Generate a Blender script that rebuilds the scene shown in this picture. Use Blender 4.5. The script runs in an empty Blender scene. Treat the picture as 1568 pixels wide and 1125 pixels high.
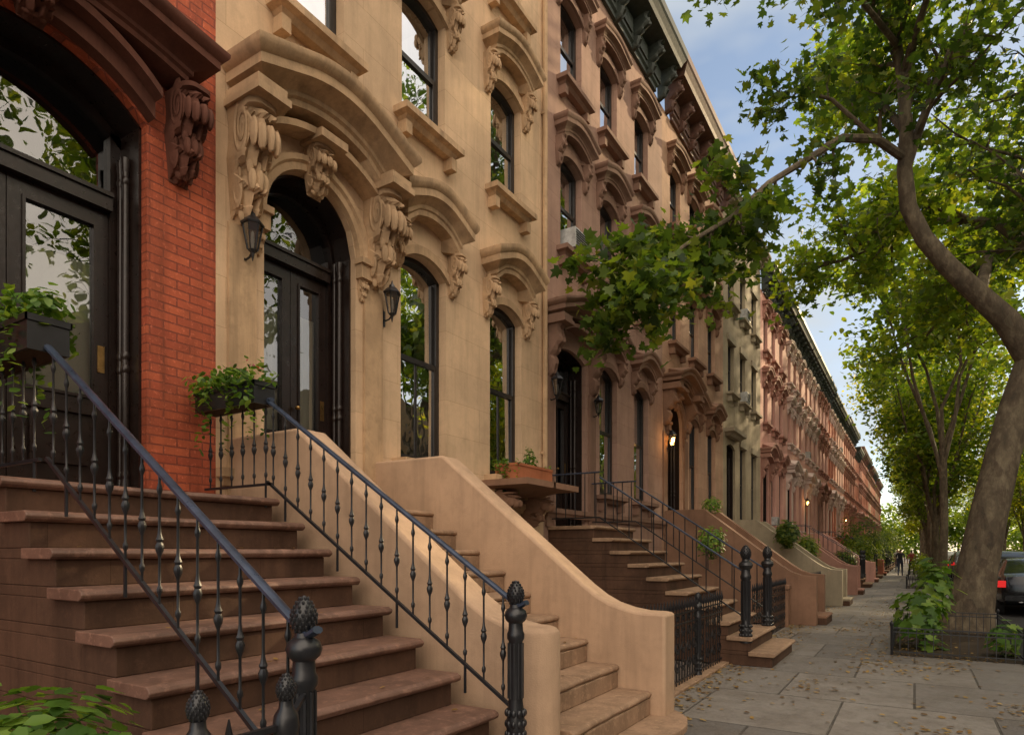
import bpy, math, random
import numpy as np
from mathutils import Vector, Matrix
R=math.radians
rnd=random.Random(11)
sc=bpy.context.scene
pi=math.pi
XF=-4.857

# ------------------------------------------------------------------ helpers
class MB:
    def __init__(s): s.v=[];s.f=[];s.m=[];s.sm=[]
    def add(s,vs,fs,mat=0,smooth=False):
        o=len(s.v); s.v.extend([tuple(v) for v in vs])
        s.f.extend([tuple(i+o for i in f) for f in fs]); s.m.extend([mat]*len(fs)); s.sm.extend([smooth]*len(fs))
    def box(s,x0,x1,y0,y1,z0,z1,mat=0):
        v=[(x0,y0,z0),(x1,y0,z0),(x1,y1,z0),(x0,y1,z0),(x0,y0,z1),(x1,y0,z1),(x1,y1,z1),(x0,y1,z1)]
        s.add(v,[(0,3,2,1),(4,5,6,7),(0,1,5,4),(1,2,6,5),(2,3,7,6),(3,0,4,7)],mat)
    def prism_xz(s,pts,y0,y1,mat=0,smooth=False):
        n=len(pts); v=[(p[0],y0,p[1]) for p in pts]+[(p[0],y1,p[1]) for p in pts]
        f=[tuple(range(n)),tuple(range(2*n-1,n-1,-1))]
        s.add(v,f,mat); o=len(s.v)-2*n
        s.f.extend([(o+i,o+n+i,o+n+(i+1)%n,o+(i+1)%n) for i in range(n)]); s.m.extend([mat]*n); s.sm.extend([smooth]*n)
    def prism_xy(s,pts,z0,z1,mat=0):
        n=len(pts); v=[(p[0],p[1],z0) for p in pts]+[(p[0],p[1],z1) for p in pts]
        s.add(v,[tuple(range(n-1,-1,-1)),tuple(range(n,2*n))]+[(i,(i+1)%n,n+(i+1)%n,n+i) for i in range(n)],mat)
    def lathe(s,prof,c,n=12,mat=0,smooth=True,M=None):
        v=[]
        for r,z in prof:
            for k in range(n):
                a=2*pi*k/n; v.append(Vector((r*math.cos(a),r*math.sin(a),z)))
        if M: v=[M@p for p in v]
        v=[(p[0]+c[0],p[1]+c[1],p[2]+c[2]) for p in v]
        f=[]
        for i in range(len(prof)-1):
            for k in range(n):
                f.append((i*n+k,i*n+(k+1)%n,(i+1)*n+(k+1)%n,(i+1)*n+k))
        f.append(tuple(range(n-1,-1,-1))); f.append(tuple((len(prof)-1)*n+k for k in range(n)))
        s.add(v,f,mat,smooth)
    def tube(s,pts,rad,n=8,mat=0,smooth=True,flat=1.0):
        pts=[Vector(p) for p in pts]; N=len(pts)
        if not hasattr(rad,'__len__'): rad=[rad]*N
        v=[];up=None
        for i in range(N):
            d=(pts[min(i+1,N-1)]-pts[max(i-1,0)])
            if d.length<1e-7: d=Vector((0,0,1))
            d.normalize()
            if up is None:
                up=Vector((0,0,1)) if abs(d.z)<.9 else Vector((1,0,0))
            a=d.cross(up); a.normalize(); up=a.cross(d); up.normalize()
            for k in range(n):
                t=2*pi*k/n+pi/n
                v.append(pts[i]+a*math.cos(t)*rad[i]+up*math.sin(t)*rad[i]*flat)
        f=[]
        for i in range(N-1):
            for k in range(n):
                f.append((i*n+k,i*n+(k+1)%n,(i+1)*n+(k+1)%n,(i+1)*n+k))
        f.append(tuple(range(n-1,-1,-1))); f.append(tuple((N-1)*n+k for k in range(n)))
        s.add(v,f,mat,smooth)
    def ell(s,c,r,mat=0,nu=10,nv=7):
        prof=[(max(1e-4,math.sin(pi*j/nv)),-math.cos(pi*j/nv)) for j in range(nv+1)]
        M=Matrix.Diagonal((r[0],r[1],r[2]))
        s.lathe(prof,c,nu,mat,True,M)
def empty(name,loc=(0,0,0)):
    e=bpy.data.objects.new(name,None); sc.collection.objects.link(e); e.location=loc; e.empty_display_size=.1; return e
def finish(mb,name,mats,parent=None,loc=(0,0,0),bevel=0,seg=2,angle=35):
    me=bpy.data.meshes.new(name); me.from_pydata(mb.v,[],mb.f)
    for m in mats: me.materials.append(m)
    me.polygons.foreach_set('material_index',mb.m); me.polygons.foreach_set('use_smooth',mb.sm)
    me.update()
    if any(mb.sm):
        try: me.set_sharp_from_angle(angle=R(angle))
        except Exception: pass
    ob=bpy.data.objects.new(name,me); sc.collection.objects.link(ob)
    if parent: ob.parent=parent
    ob.location=loc
    if bevel:
        m=ob.modifiers.new('bevel','BEVEL'); m.width=bevel; m.segments=seg; m.limit_method='ANGLE'; m.angle_limit=R(40)
    return ob

# ------------------------------------------------------------------ materials
def newmat(name):
    m=bpy.data.materials.new(name); m.use_nodes=True; nt=m.node_tree; b=nt.nodes['Principled BSDF']; return m,nt,b
def N(nt,t,**kw):
    n=nt.nodes.new(t)
    for k,v in kw.items(): setattr(n,k,v)
    return n
def mixc(nt,fac,a,b,mode='MIX'):
    n=N(nt,'ShaderNodeMix',data_type='RGBA',blend_type=mode)
    for s,val in ((0,fac),(6,a),(7,b)):
        if hasattr(val,'is_linked') or hasattr(val,'links'): nt.links.new(val,n.inputs[s])
        elif s==0: n.inputs[0].default_value=val
        else: n.inputs[s].default_value=(*val[:3],1)
    return n.outputs[2]
def noise(nt,vec,scale,detail=4,rough=.6):
    n=N(nt,'ShaderNodeTexNoise'); n.inputs['Scale'].default_value=scale; n.inputs['Detail'].default_value=min(detail,4); n.inputs['Roughness'].default_value=rough
    nt.links.new(vec,n.inputs['Vector']); return n.outputs['Fac']
def ramp(nt,fac,stops):
    n=N(nt,'ShaderNodeValToRGB'); cr=n.color_ramp
    while len(cr.elements)<len(stops): cr.elements.new(.5)
    for e,(p,c) in zip(cr.elements,stops): e.position=p; e.color=(*c[:3],1) if hasattr(c,'__len__') else (c,c,c,1)
    nt.links.new(fac,n.inputs[0]); return n.outputs[0]
def bump(nt,b,h,strength=.3,dist=.01,prev=None):
    n=N(nt,'ShaderNodeBump'); n.inputs['Strength'].default_value=strength; n.inputs['Distance'].default_value=dist
    nt.links.new(h,n.inputs['Height'])
    if prev: nt.links.new(prev,n.inputs['Normal'])
    nt.links.new(n.outputs[0],b.inputs['Normal']); return n.outputs[0]
def geo(nt): return N(nt,'ShaderNodeNewGeometry').outputs['Position']
def yz(nt,p,sx=1,sy=1):
    s=N(nt,'ShaderNodeSeparateXYZ'); nt.links.new(p,s.inputs[0]); c=N(nt,'ShaderNodeCombineXYZ')
    a=N(nt,'ShaderNodeMath',operation='ADD'); nt.links.new(s.outputs[0],a.inputs[0]); nt.links.new(s.outputs[1],a.inputs[1])
    nt.links.new(a.outputs[0],c.inputs[0]); nt.links.new(s.outputs[2],c.inputs[1]); return c.outputs[0]
def mapv(nt,p,sc_):
    m=N(nt,'ShaderNodeMapping'); m.inputs['Scale'].default_value=sc_; nt.links.new(p,m.inputs[0]); return m.outputs[0]
def stone(name,col,var=.25,rough=.85,joints=None,bs=.25,dirt=.35,spec=.25,grain=70,far=False,wear=0):
    m,nt,b=newmat(name); p=geo(nt)
    dk=tuple(c*(1-var) for c in col); lt=tuple(min(1,c*(1+var*.5)) for c in col)
    c=ramp(nt,noise(nt,p,1.3,4,.65),[(.3,dk),(.7,lt)])
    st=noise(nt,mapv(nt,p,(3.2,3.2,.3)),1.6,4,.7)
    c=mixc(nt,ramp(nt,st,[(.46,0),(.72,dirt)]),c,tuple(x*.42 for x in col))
    if not far:
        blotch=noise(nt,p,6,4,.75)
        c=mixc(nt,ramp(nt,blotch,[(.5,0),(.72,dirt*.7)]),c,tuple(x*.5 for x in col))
    if wear:
        c=mixc(nt,ramp(nt,noise(nt,p,16,4,.8),[(.52,0),(.66,wear)]),c,tuple(min(1,x*1.7) for x in col))
    fine=noise(nt,p,grain,2,.7)
    c=mixc(nt,ramp(nt,fine,[(.3,.10),(.6,0)]),c,tuple(x*.4 for x in col))
    pn=None
    if joints:
        bt=N(nt,'ShaderNodeTexBrick'); nt.links.new(yz(nt,p),bt.inputs['Vector'])
        bt.inputs['Scale'].default_value=1; bt.inputs['Brick Width'].default_value=joints[0]; bt.inputs['Row Height'].default_value=joints[1]
        bt.inputs['Mortar Size'].default_value=joints[2]; bt.inputs['Mortar Smooth'].default_value=.3
        bt.inputs['Color1'].default_value=(.93,.92,.92,1); bt.inputs['Color2'].default_value=(1.03,1.01,1,1); bt.inputs['Mortar'].default_value=(.72,.68,.64,1)
        c=mixc(nt,1.0,c,bt.outputs['Color'],'MULTIPLY')
        inv=N(nt,'ShaderNodeMath',operation='SUBTRACT'); inv.inputs[0].default_value=1; nt.links.new(bt.outputs['Fac'],inv.inputs[1])
        pn=bump(nt,b,inv.outputs[0],.4,.005)
    nt.links.new(c,b.inputs['Base Color']); b.inputs['Roughness'].default_value=rough
    b.inputs['Specular IOR Level'].default_value=spec
    bump(nt,b,fine,bs,.006,pn)
    return m
def brick(name,c1,c2,mort,bw=.21,rh=.068,ms=.006):
    m,nt,b=newmat(name); p=geo(nt)
    bt=N(nt,'ShaderNodeTexBrick'); nt.links.new(yz(nt,p),bt.inputs['Vector'])
    for k,v in (('Scale',1),('Brick Width',bw),('Row Height',rh),('Mortar Size',ms),('Mortar Smooth',.2)): bt.inputs[k].default_value=v
    bt.inputs['Color1'].default_value=(*c1,1); bt.inputs['Color2'].default_value=(*c2,1); bt.inputs['Mortar'].default_value=(*mort,1)
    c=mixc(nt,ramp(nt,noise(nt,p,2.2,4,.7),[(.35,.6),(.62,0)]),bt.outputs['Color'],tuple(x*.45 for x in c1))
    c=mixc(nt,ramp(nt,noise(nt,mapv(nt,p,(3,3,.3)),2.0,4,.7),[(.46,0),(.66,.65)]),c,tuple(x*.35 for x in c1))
    c=mixc(nt,ramp(nt,noise(nt,p,28,3,.8),[(.56,0),(.7,.5)]),c,tuple(min(1,x*1.5+.05) for x in c1))
    nt.links.new(c,b.inputs['Base Color']); b.inputs['Roughness'].default_value=.8
    inv=N(nt,'ShaderNodeMath',operation='SUBTRACT'); inv.inputs[0].default_value=1; nt.links.new(bt.outputs['Fac'],inv.inputs[1])
    pn=bump(nt,b,inv.outputs[0],1.0,.01); bump(nt,b,noise(nt,p,60,3),.4,.006,pn)
    return m
def paint(name,col,rough=.4,metal=0,spec=.5,bs=.05,var=.3):
    m,nt,b=newmat(name); p=geo(nt)
    c=ramp(nt,noise(nt,p,9,4,.7),[(.35,tuple(x*(1-var) for x in col)),(.65,tuple(x*(1+var) for x in col))])
    nt.links.new(c,b.inputs['Base Color']); b.inputs['Metallic'].default_value=metal
    rr=N(nt,'ShaderNodeMapRange'); rr.inputs['To Min'].default_value=max(0.02,rough-.12); rr.inputs['To Max'].default_value=rough+.15
    nt.links.new(noise(nt,p,25,3),rr.inputs[0]); nt.links.new(rr.outputs[0],b.inputs['Roughness'])
    b.inputs['Specular IOR Level'].default_value=spec
    bump(nt,b,noise(nt,p,60,2),bs,.004); return m
def glassmat(name,refl=.5,tint=(.75,.8,.78)):
    m=bpy.data.materials.new(name); m.use_nodes=True; nt=m.node_tree; nt.nodes.clear()
    o=N(nt,'ShaderNodeOutputMaterial'); g=N(nt,'ShaderNodeBsdfGlossy'); g.inputs['Roughness'].default_value=.01; g.inputs['Color'].default_value=(.92,.95,.97,1)
    t=N(nt,'ShaderNodeBsdfTransparent'); t.inputs['Color'].default_value=(*tint,1)
    fr=N(nt,'ShaderNodeFresnel'); fr.inputs[0].default_value=1.5
    mr=N(nt,'ShaderNodeMapRange'); mr.inputs['To Min'].default_value=refl; mr.inputs['To Max'].default_value=1.0; nt.links.new(fr.outputs[0],mr.inputs[0])
    bp=N(nt,'ShaderNodeBump'); bp.inputs['Strength'].default_value=.25; bp.inputs['Distance'].default_value=.01
    nt.links.new(noise(nt,geo(nt),2.2,2),bp.inputs['Height']); nt.links.new(bp.outputs[0],g.inputs['Normal'])
    mx=N(nt,'ShaderNodeMixShader'); nt.links.new(mr.outputs[0],mx.inputs[0]); nt.links.new(t.outputs[0],mx.inputs[1]); nt.links.new(g.outputs[0],mx.inputs[2])
    nt.links.new(mx.outputs[0],o.inputs[0]); return m
def leafmat(name,stops,trans=.45,rough=.5):
    m=bpy.data.materials.new(name); m.use_nodes=True; nt=m.node_tree; b=nt.nodes['Principled BSDF']; o=nt.nodes['Material Output']
    a=N(nt,'ShaderNodeAttribute'); a.attribute_name='rnd'
    c=ramp(nt,a.outputs['Fac'],stops)
    nt.links.new(c,b.inputs['Base Color']); b.inputs['Roughness'].default_value=rough; b.inputs['Specular IOR Level'].default_value=.35
    t=N(nt,'ShaderNodeBsdfTranslucent'); cc=mixc(nt,1.0,c,(2.7,2.5,.8),'MULTIPLY'); nt.links.new(cc,t.inputs[0])
    mx=N(nt,'ShaderNodeMixShader'); mx.inputs[0].default_value=trans
    nt.links.new(b.outputs[0],mx.inputs[1]); nt.links.new(t.outputs[0],mx.inputs[2]); nt.links.new(mx.outputs[0],o.inputs[0]); return m
def emis(name,col,s):
    m,nt,b=newmat(name); b.inputs['Emission Color'].default_value=(*col,1); b.inputs['Emission Strength'].default_value=s; b.inputs['Base Color'].default_value=(*col,1); return m

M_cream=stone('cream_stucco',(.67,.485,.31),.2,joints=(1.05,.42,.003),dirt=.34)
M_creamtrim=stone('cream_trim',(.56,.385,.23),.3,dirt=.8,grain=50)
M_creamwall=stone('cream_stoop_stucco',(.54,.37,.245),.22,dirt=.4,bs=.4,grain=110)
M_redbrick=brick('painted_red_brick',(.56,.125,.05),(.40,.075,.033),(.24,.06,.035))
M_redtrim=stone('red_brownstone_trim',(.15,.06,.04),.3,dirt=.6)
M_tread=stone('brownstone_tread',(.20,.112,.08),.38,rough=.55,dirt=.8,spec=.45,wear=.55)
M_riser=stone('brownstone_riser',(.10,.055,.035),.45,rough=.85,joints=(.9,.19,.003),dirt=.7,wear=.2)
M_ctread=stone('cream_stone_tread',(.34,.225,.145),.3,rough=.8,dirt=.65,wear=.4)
M_iron=paint('black_wrought_iron',(.012,.013,.016),.35,0,.6)
M_ironblue=paint('worn_blue_black_handrail',(.035,.05,.085),.3,.2,.6)
M_wood=paint('dark_door_wood',(.016,.009,.007),.3,0,.5)
M_frame=paint('dark_window_frame',(.018,.016,.016),.4,0,.5)
M_glass=glassmat('window_glass',.66)
M_doorglass=glassmat('door_glass',.12,(.8,.82,.8))
M_curtain=stone('curtain_cloth',(.62,.60,.52),.12,dirt=0,bs=.05,far=True)
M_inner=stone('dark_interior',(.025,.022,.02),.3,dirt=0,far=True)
M_terra=stone('terracotta',(.42,.15,.07),.25)
M_green=leafmat('plant_leaf',[(0,(.03,.07,.012)),(.5,(.08,.17,.025)),(1,(.18,.27,.05))],.35)
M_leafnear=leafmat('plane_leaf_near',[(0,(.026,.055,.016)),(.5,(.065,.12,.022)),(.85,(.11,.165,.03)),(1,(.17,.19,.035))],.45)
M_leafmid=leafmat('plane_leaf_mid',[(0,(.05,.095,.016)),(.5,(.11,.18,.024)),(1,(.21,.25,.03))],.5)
M_leafsunlit=leafmat('plane_leaf_sunlit_gold',[(0,(.08,.13,.015)),(.5,(.17,.215,.02)),(1,(.32,.30,.03))],.55)  # yellow of sunlit foliage put into the leaf colour
M_litter=leafmat('fallen_leaf',[(0,(.10,.055,.02)),(.5,(.24,.14,.04)),(1,(.38,.26,.08))],.1)
M_flower=leafmat('petal',[(0,(.25,.03,.2)),(.5,(.5,.05,.05)),(1,(.35,.2,.6))],.3)
M_brass=paint('brass',(.35,.22,.08),.3,.9)
def barkmat():
    m,nt,b=newmat('plane_tree_bark'); p=geo(nt)
    v=N(nt,'ShaderNodeTexVoronoi'); v.inputs['Scale'].default_value=7; nt.links.new(mapv(nt,p,(1,1,.6)),v.inputs['Vector'])
    c=ramp(nt,noise(nt,mapv(nt,p,(1,1,.5)),6,4,.7),[(.32,(.045,.032,.02)),(.5,(.105,.073,.045)),(.68,(.24,.19,.12))])
    c=mixc(nt,.35,c,mixc(nt,v.outputs['Color'],(.04,.03,.02),(.22,.19,.12)))
    nt.links.new(c,b.inputs['Base Color']); b.inputs['Roughness'].default_value=.85
    bump(nt,b,noise(nt,mapv(nt,p,(1,1,.3)),22,4,.7),.9,.03); return m
M_bark=barkmat()

# ------------------------------------------------------------------ world, sun (low warm sun raking down the street)
SEL=R(20); SAZ=R(17)
w=bpy.data.worlds.new('World'); sc.world=w; w.use_nodes=True; nt=w.node_tree; bg=nt.nodes['Background']
sk=N(nt,'ShaderNodeTexSky',sky_type='NISHITA'); sk.sun_disc=False; sk.sun_elevation=SEL; sk.sun_rotation=SAZ; sk.air_density=1.0; sk.dust_density=.25; sk.ozone_density=2.0
tc=N(nt,'ShaderNodeTexCoord')
cl=ramp(nt,noise(nt,mapv(nt,tc.outputs['Generated'],(1,1,2.6)),3.2,4,.6),[(.34,.22),(.66,.88)])
skc=mixc(nt,cl,sk.outputs[0],(4.6,4.9,5.1))
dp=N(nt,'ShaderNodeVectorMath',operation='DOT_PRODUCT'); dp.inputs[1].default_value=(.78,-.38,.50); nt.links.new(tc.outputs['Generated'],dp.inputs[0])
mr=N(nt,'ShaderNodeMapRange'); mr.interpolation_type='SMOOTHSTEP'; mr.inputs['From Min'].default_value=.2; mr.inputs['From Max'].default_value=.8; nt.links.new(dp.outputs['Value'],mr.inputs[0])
fill_bank=ramp(nt,noise(nt,tc.outputs['Generated'],2.5,4,.6),[(.25,(12,10.4,8.8)),(.7,(23,19.4,15.8))])  # bright cloud bank added out of view to fill-light the facades
skc=mixc(nt,mr.outputs[0],skc,fill_bank)
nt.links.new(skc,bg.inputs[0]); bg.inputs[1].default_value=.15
d=Vector((math.sin(SAZ)*math.cos(SEL),math.cos(SAZ)*math.cos(SEL),math.sin(SEL)))
L=bpy.data.lights.new('sun','SUN'); L.energy=5.0; L.angle=R(1.0); L.color=(1,.76,.45)
lo=bpy.data.objects.new('sun',L); sc.collection.objects.link(lo); lo.rotation_euler=d.to_track_quat('Z','Y').to_euler(); lo.location=(10,10,30)

# ------------------------------------------------------------------ camera
cam=bpy.data.cameras.new('camera'); co=bpy.data.objects.new('camera',cam); sc.collection.objects.link(co); sc.camera=co
cam.sensor_width=36; cam.lens=22.64; cam.shift_y=.180; cam.clip_start=.05; cam.clip_end=3000
co.location=(0,0,1.5); co.rotation_euler=(R(90),0,R(32))
sc.view_settings.view_transform='Standard'; sc.view_settings.look='None'; sc.view_settings.exposure=0

# ------------------------------------------------------------------ ground
def sheet(name,x0,x1,y0,y1,z,mat):
    mb=MB(); mb.add([(x0,y0,z),(x1,y0,z),(x1,y1,z),(x0,y1,z)],[(0,1,2,3)]); return finish(mb,name,[mat])
def pavemat():
    m,nt,b=newmat('bluestone_slabs'); p=geo(nt)
    bt=N(nt,'ShaderNodeTexBrick'); nt.links.new(mapv(nt,p,(1,1,1)),bt.inputs['Vector']); bt.offset=.5
    for k,v in (('Scale',1),('Brick Width',1.22),('Row Height',1.45),('Mortar Size',.012),('Mortar Smooth',.4),('Bias',0)): bt.inputs[k].default_value=v
    bt.inputs['Color1'].default_value=(.11,.105,.10,1); bt.inputs['Color2'].default_value=(.25,.23,.205,1); bt.inputs['Mortar'].default_value=(.03,.028,.024,1)
    c=mixc(nt,ramp(nt,noise(nt,p,1.6,4,.7),[(.4,0),(.65,.65)]),bt.outputs['Color'],(.115,.098,.08))
    c=mixc(nt,ramp(nt,noise(nt,p,9,4,.75),[(.5,0),(.7,.4)]),c,(.06,.052,.043))
    c=mixc(nt,ramp(nt,noise(nt,p,45,3,.7),[(.4,0),(.8,.4)]),c,(.30,.265,.225))
    nt.links.new(c,b.inputs['Base Color'])
    rr=ramp(nt,noise(nt,p,3,3),[(.3,.5),(.7,.8)]); nt.links.new(rr,b.inputs['Roughness'])
    inv=N(nt,'ShaderNodeMath',operation='SUBTRACT'); inv.inputs[0].default_value=1; nt.links.new(bt.outputs['Fac'],inv.inputs[1])
    pn=bump(nt,b,inv.outputs[0],.8,.012); pn=bump(nt,b,noise(nt,p,7,4,.7),.35,.02,pn); bump(nt,b,noise(nt,p,120,2),.25,.004,pn)
    return m
M_pave=pavemat()
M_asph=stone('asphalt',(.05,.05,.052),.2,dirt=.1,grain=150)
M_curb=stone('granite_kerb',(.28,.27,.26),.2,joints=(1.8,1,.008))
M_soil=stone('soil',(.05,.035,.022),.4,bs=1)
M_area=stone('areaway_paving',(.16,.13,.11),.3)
sheet('ground',-600,600,-300,1500,-.20,M_soil)
sheet('road',1.72,9.3,-60,500,-.14,M_asph)
mb=MB(); mb.box(-2.2,1.56,-40,480,-.19,0); finish(mb,'sidewalk',[M_pave])
mb=MB(); mb.box(1.563,1.72,-40,480,-.19,.004); finish(mb,'kerb',[M_curb],bevel=.015)
mb=MB(); mb.box(XF-.1,-2.203,-40,160,-.19,-.02); finish(mb,'areaway_paving',[M_area])
mb=MB(); mb.box(9.3,14,-40,480,-.19,0); finish(mb,'sidewalk',[M_pave])

# ------------------------------------------------------------------ architectural parts
def arcz(y,y0,y1,z1,rise):
    if rise<=0: return z1
    h=(y1-y0)/2; yc=(y0+y1)/2; Rr=(h*h+rise*rise)/(2*rise); t=y-yc
    return z1-Rr+math.sqrt(max(0,Rr*Rr-t*t))
def facade(mb,W,z0,z1,ops,mat=0,y00=0):
    ys=sorted(set([y00,W]+[o[0] for o in ops]+[o[1] for o in ops])); zs=sorted(set([z0,z1]+[o[2] for o in ops]+[o[3] for o in ops]))
    for i in range(len(ys)-1):
        for j in range(len(zs)-1):
            cy=(ys[i]+ys[i+1])/2; cz=(zs[j]+zs[j+1])/2
            if any(o[0]<cy<o[1] and o[2]<cz<o[3] for o in ops): continue
            mb.add([(0,ys[i],zs[j]),(0,ys[i+1],zs[j]),(0,ys[i+1],zs[j+1]),(0,ys[i],zs[j+1])],[(0,1,2,3)],mat)
    for (a,b,c,d_,rise,dep) in ops:
        n=16 if rise>0 else 1
        sp=d_-rise
        mb.add([(0,a,c),(-dep,a,c),(-dep,a,sp),(0,a,sp)],[(0,1,2,3)],mat)
        mb.add([(0,b,c),(-dep,b,c),(-dep,b,sp),(0,b,sp)],[(3,2,1,0)],mat)
        mb.add([(0,a,c),(0,b,c),(-dep,b,c),(-dep,a,c)],[(0,1,2,3)],mat)
        for k in range(n):
            ya=a+(b-a)*k/n; yb=a+(b-a)*(k+1)/n; za=arcz(ya,a,b,d_,rise); zb=arcz(yb,a,b,d_,rise)
            if rise>0: mb.add([(0,ya,za),(0,yb,zb),(0,yb,d_),(0,ya,d_)],[(0,1,2,3)],mat)
            mb.add([(0,ya,za),(-dep,ya,za),(-dep,yb,zb),(0,yb,zb)],[(0,1,2,3)],mat)
def arcstrip(mb,a,b,z1,rise,th,x0,x1,mat=0,n=14,ext=0):
    for k in range(n):
        ya=a+(b-a)*k/n; yb=a+(b-a)*(k+1)/n; za=arcz(ya,a,b,z1,rise); zb=arcz(yb,a,b,z1,rise)
        mb.add([(x1,ya,za-th),(x1,yb,zb-th),(x1,yb,zb+ext),(x1,ya,za+ext),(x0,ya,za-th),(x0,yb,zb-th),(x0,yb,zb+ext),(x0,ya,za+ext)],
               [(0,1,2,3),(0,4,5,1),(3,2,6,7)],mat)
def window(F,G,C,o,split=False,fw=.055,cur=None):
    a,b,c,d_,rise,dep=o
    x0,x1=-dep+.02,-dep+.09
    F.box(x0,x1,a,a+fw,c,d_-rise); F.box(x0,x1,b-fw,b,c,d_-rise); F.box(x0,x1+.01,a+fw,b-fw,c,c+.07)
    arcstrip(F,a,b,d_,rise,fw,x0,x1,0,14 if rise else 1)
    m=c+(d_-c)*.5
    F.box(x0,x1-.005,a+fw,b-fw,m-.03,m+.03)
    s=.035
    for (za,zb,xx) in ((c+.07,m-.03,x1-.025),(m+.03,d_-rise*.9-fw,x0+.0)):
        F.box(xx,xx+.022,a+fw,a+fw+s,za,zb); F.box(xx,xx+.022,b-fw-s,b-fw,za,zb)
    if split:
        yc=(a+b)/2; F.box(x0+.005,x1-.02,yc-.018,yc+.018,c+.07,m-.03)
    j=lambda:(rnd.random()-.5)*.012
    for (za,zb,xx) in ((c+.03,m,x1-.03),(m,d_,x0+.012)):
        G.add([(xx+j(),a+.02,za),(xx+j(),b-.02,za),(xx+j(),b-.02,zb),(xx+j(),a+.02,zb)],[(0,1,2,3)])
    k=cur if cur is not None else rnd.choice([0,1,1,2,3])
    if k==3:
        zz=c+(d_-c)*rnd.uniform(.3,.7); C.add([(-dep-.06,a,zz),(-dep-.06,b,zz),(-dep-.06,b,d_),(-dep-.06,a,d_)],[(0,1,2,3)]); k=0
    if k:
        wd=(b-a)*(.28 if k==1 else .5)
        for (ya,yb) in ((a,a+wd),(b-wd,b)):
            n=14; v=[];f=[]
            for i in range(n+1):
                y=ya+(yb-ya)*i/n; x=-dep-.12+.02*math.sin(i*1.9)
                v+=[(x,y,c+.02),(x,y,d_)]
            for i in range(n): f.append((2*i,2*i+2,2*i+3,2*i+1))
            C.add(v,f,0,True)
def moulding(mb,y0,y1,zb,prof,rise=0,mat=0,n=26,flat=.16):
    proj=max(p[0] for p in prof); m=len(prof); rows=[]
    ys=[y0+proj+(y1-y0-2*proj)*i/n for i in range(n+1)] if rise>0 else [y0+proj,y1-proj]
    yc=(y0+y1)/2; h=(y1-y0)/2*(1-flat)
    def dz(y):
        t=abs(y-yc)/h
        return rise*(math.cos(t*pi/2)**.9) if t<1 else 0
    rows.append([(0,y0+proj-p[0],zb+p[1]) for p in prof]); rows.append([(p[0],y0+proj-p[0],zb+p[1]) for p in prof])
    for y in ys: rows.append([(p[0],y,zb+p[1]+dz(y)) for p in prof])
    rows.append([(p[0],y1-proj+p[0],zb+p[1]) for p in prof]); rows.append([(0,y1-proj+p[0],zb+p[1]) for p in prof])
    v=[q for r in rows for q in r]; f=[]
    for i in range(len(rows)-1):
        for j in range(m-1): f.append((i*m+j,(i+1)*m+j,(i+1)*m+j+1,i*m+j+1))
    mb.add(v,f,mat)
def hprof(p,t):
    return [(0.001,0),(p*.5,0),(p*.5,t*.16),(p*.56,t*.2),(p*.56,t*.32),(p*.66,t*.40),(p*.8,t*.46),(p*.88,t*.5),(p*.88,t*.72),(p*.93,t*.76),(p*.98,t*.84),(p,t*.9),(p,t),(p*.9,t*1.03),(0.001,t*1.2)]
def sillprof(p,t): return [(0.001,0),(p*.5,0.0),(p*.7,t*.35),(p,t*.5),(p,t),(0.001,t*1.1)]
def mkconsole(nt_,nw,hires):
    v=[];f=[]
    def Dp(t):
        if t<.06: return .95
        if t<.42: return .72+.26*math.sin(pi*(t-.06)/.36*.9+.2)
        if t<.6: q=(t-.42)/.18; return .80*(1-q)+.40*q
        if t<.88: q=(t-.6)/.28; return .40+.22*math.sin(pi*q)
        q=(t-.88)/.12; return .40*(1-q)+.08
    def Wd(t): return 1-.32*max(0,(t-.45))/.55-(.12*math.sin(pi*min(1,t/.45)) if t<.45 else 0)
    for i in range(nt_+1):
        t=i/nt_
        W_=Wd(t)
        v.append((0,-.5*W_,-t))
        for j in range(nw+1):
            w_=j/nw; cx=abs(w_-.5)*2
            x=Dp(t)
            tier=(t*5.0+.55*cx)%1.0
            if t>.08:
                x+=.26*(tier**1.6)*(1-.5*cx)-.10
                x+=.11*math.cos(w_*2*pi*3)*(1-.3*cx)
            x-=.22*cx**4
            v.append((max(.02,x),(w_-.5)*W_,-t))
        v.append((0,.5*W_,-t))
    m=nw+3
    for i in range(nt_):
        for j in range(m-1): f.append((i*m+j,(i+1)*m+j,(i+1)*m+j+1,i*m+j+1))
    f.append(tuple(range(m-1,-1,-1))); f.append(tuple(nt_*m+j for j in range(m)))
    mb=MB(); mb.add(v,f,0,hires)
    if hires:
        for sg in (-1,1):
            for (cx,cz,r0) in ((.5,-.23,.27),(.3,-.74,.16)):
                pts=[(cx+r0*(1-a/30)*math.cos(a*.5+1.2),sg*(.47 if cz>-.5 else .38),cz+r0*(1-a/30)*math.sin(a*.5+1.2)) for a in range(27)]
                mb.tube(pts,[.05*(1-a/40) for a in range(27)],5)
        for t,xx,r in ((.34,1.04,.13),(.30,.98,.1),(.66,.68,.11),(.55,.62,.08),(.93,.3,.07)):
            for yy in (-.27,0,.27):
                mb.ell((xx-.1*abs(yy)*2,yy*(1-.3*t),-t-.02*abs(yy)),(r,.13,r*.9),0,8,6)
        for yy in (-.4,.4): mb.ell((.85,yy,-.30),(.13,.08,.13),0,8,6)
    return mb
CON_H=mkconsole(60,24,True); CON_L=mkconsole(12,4,False)
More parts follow.
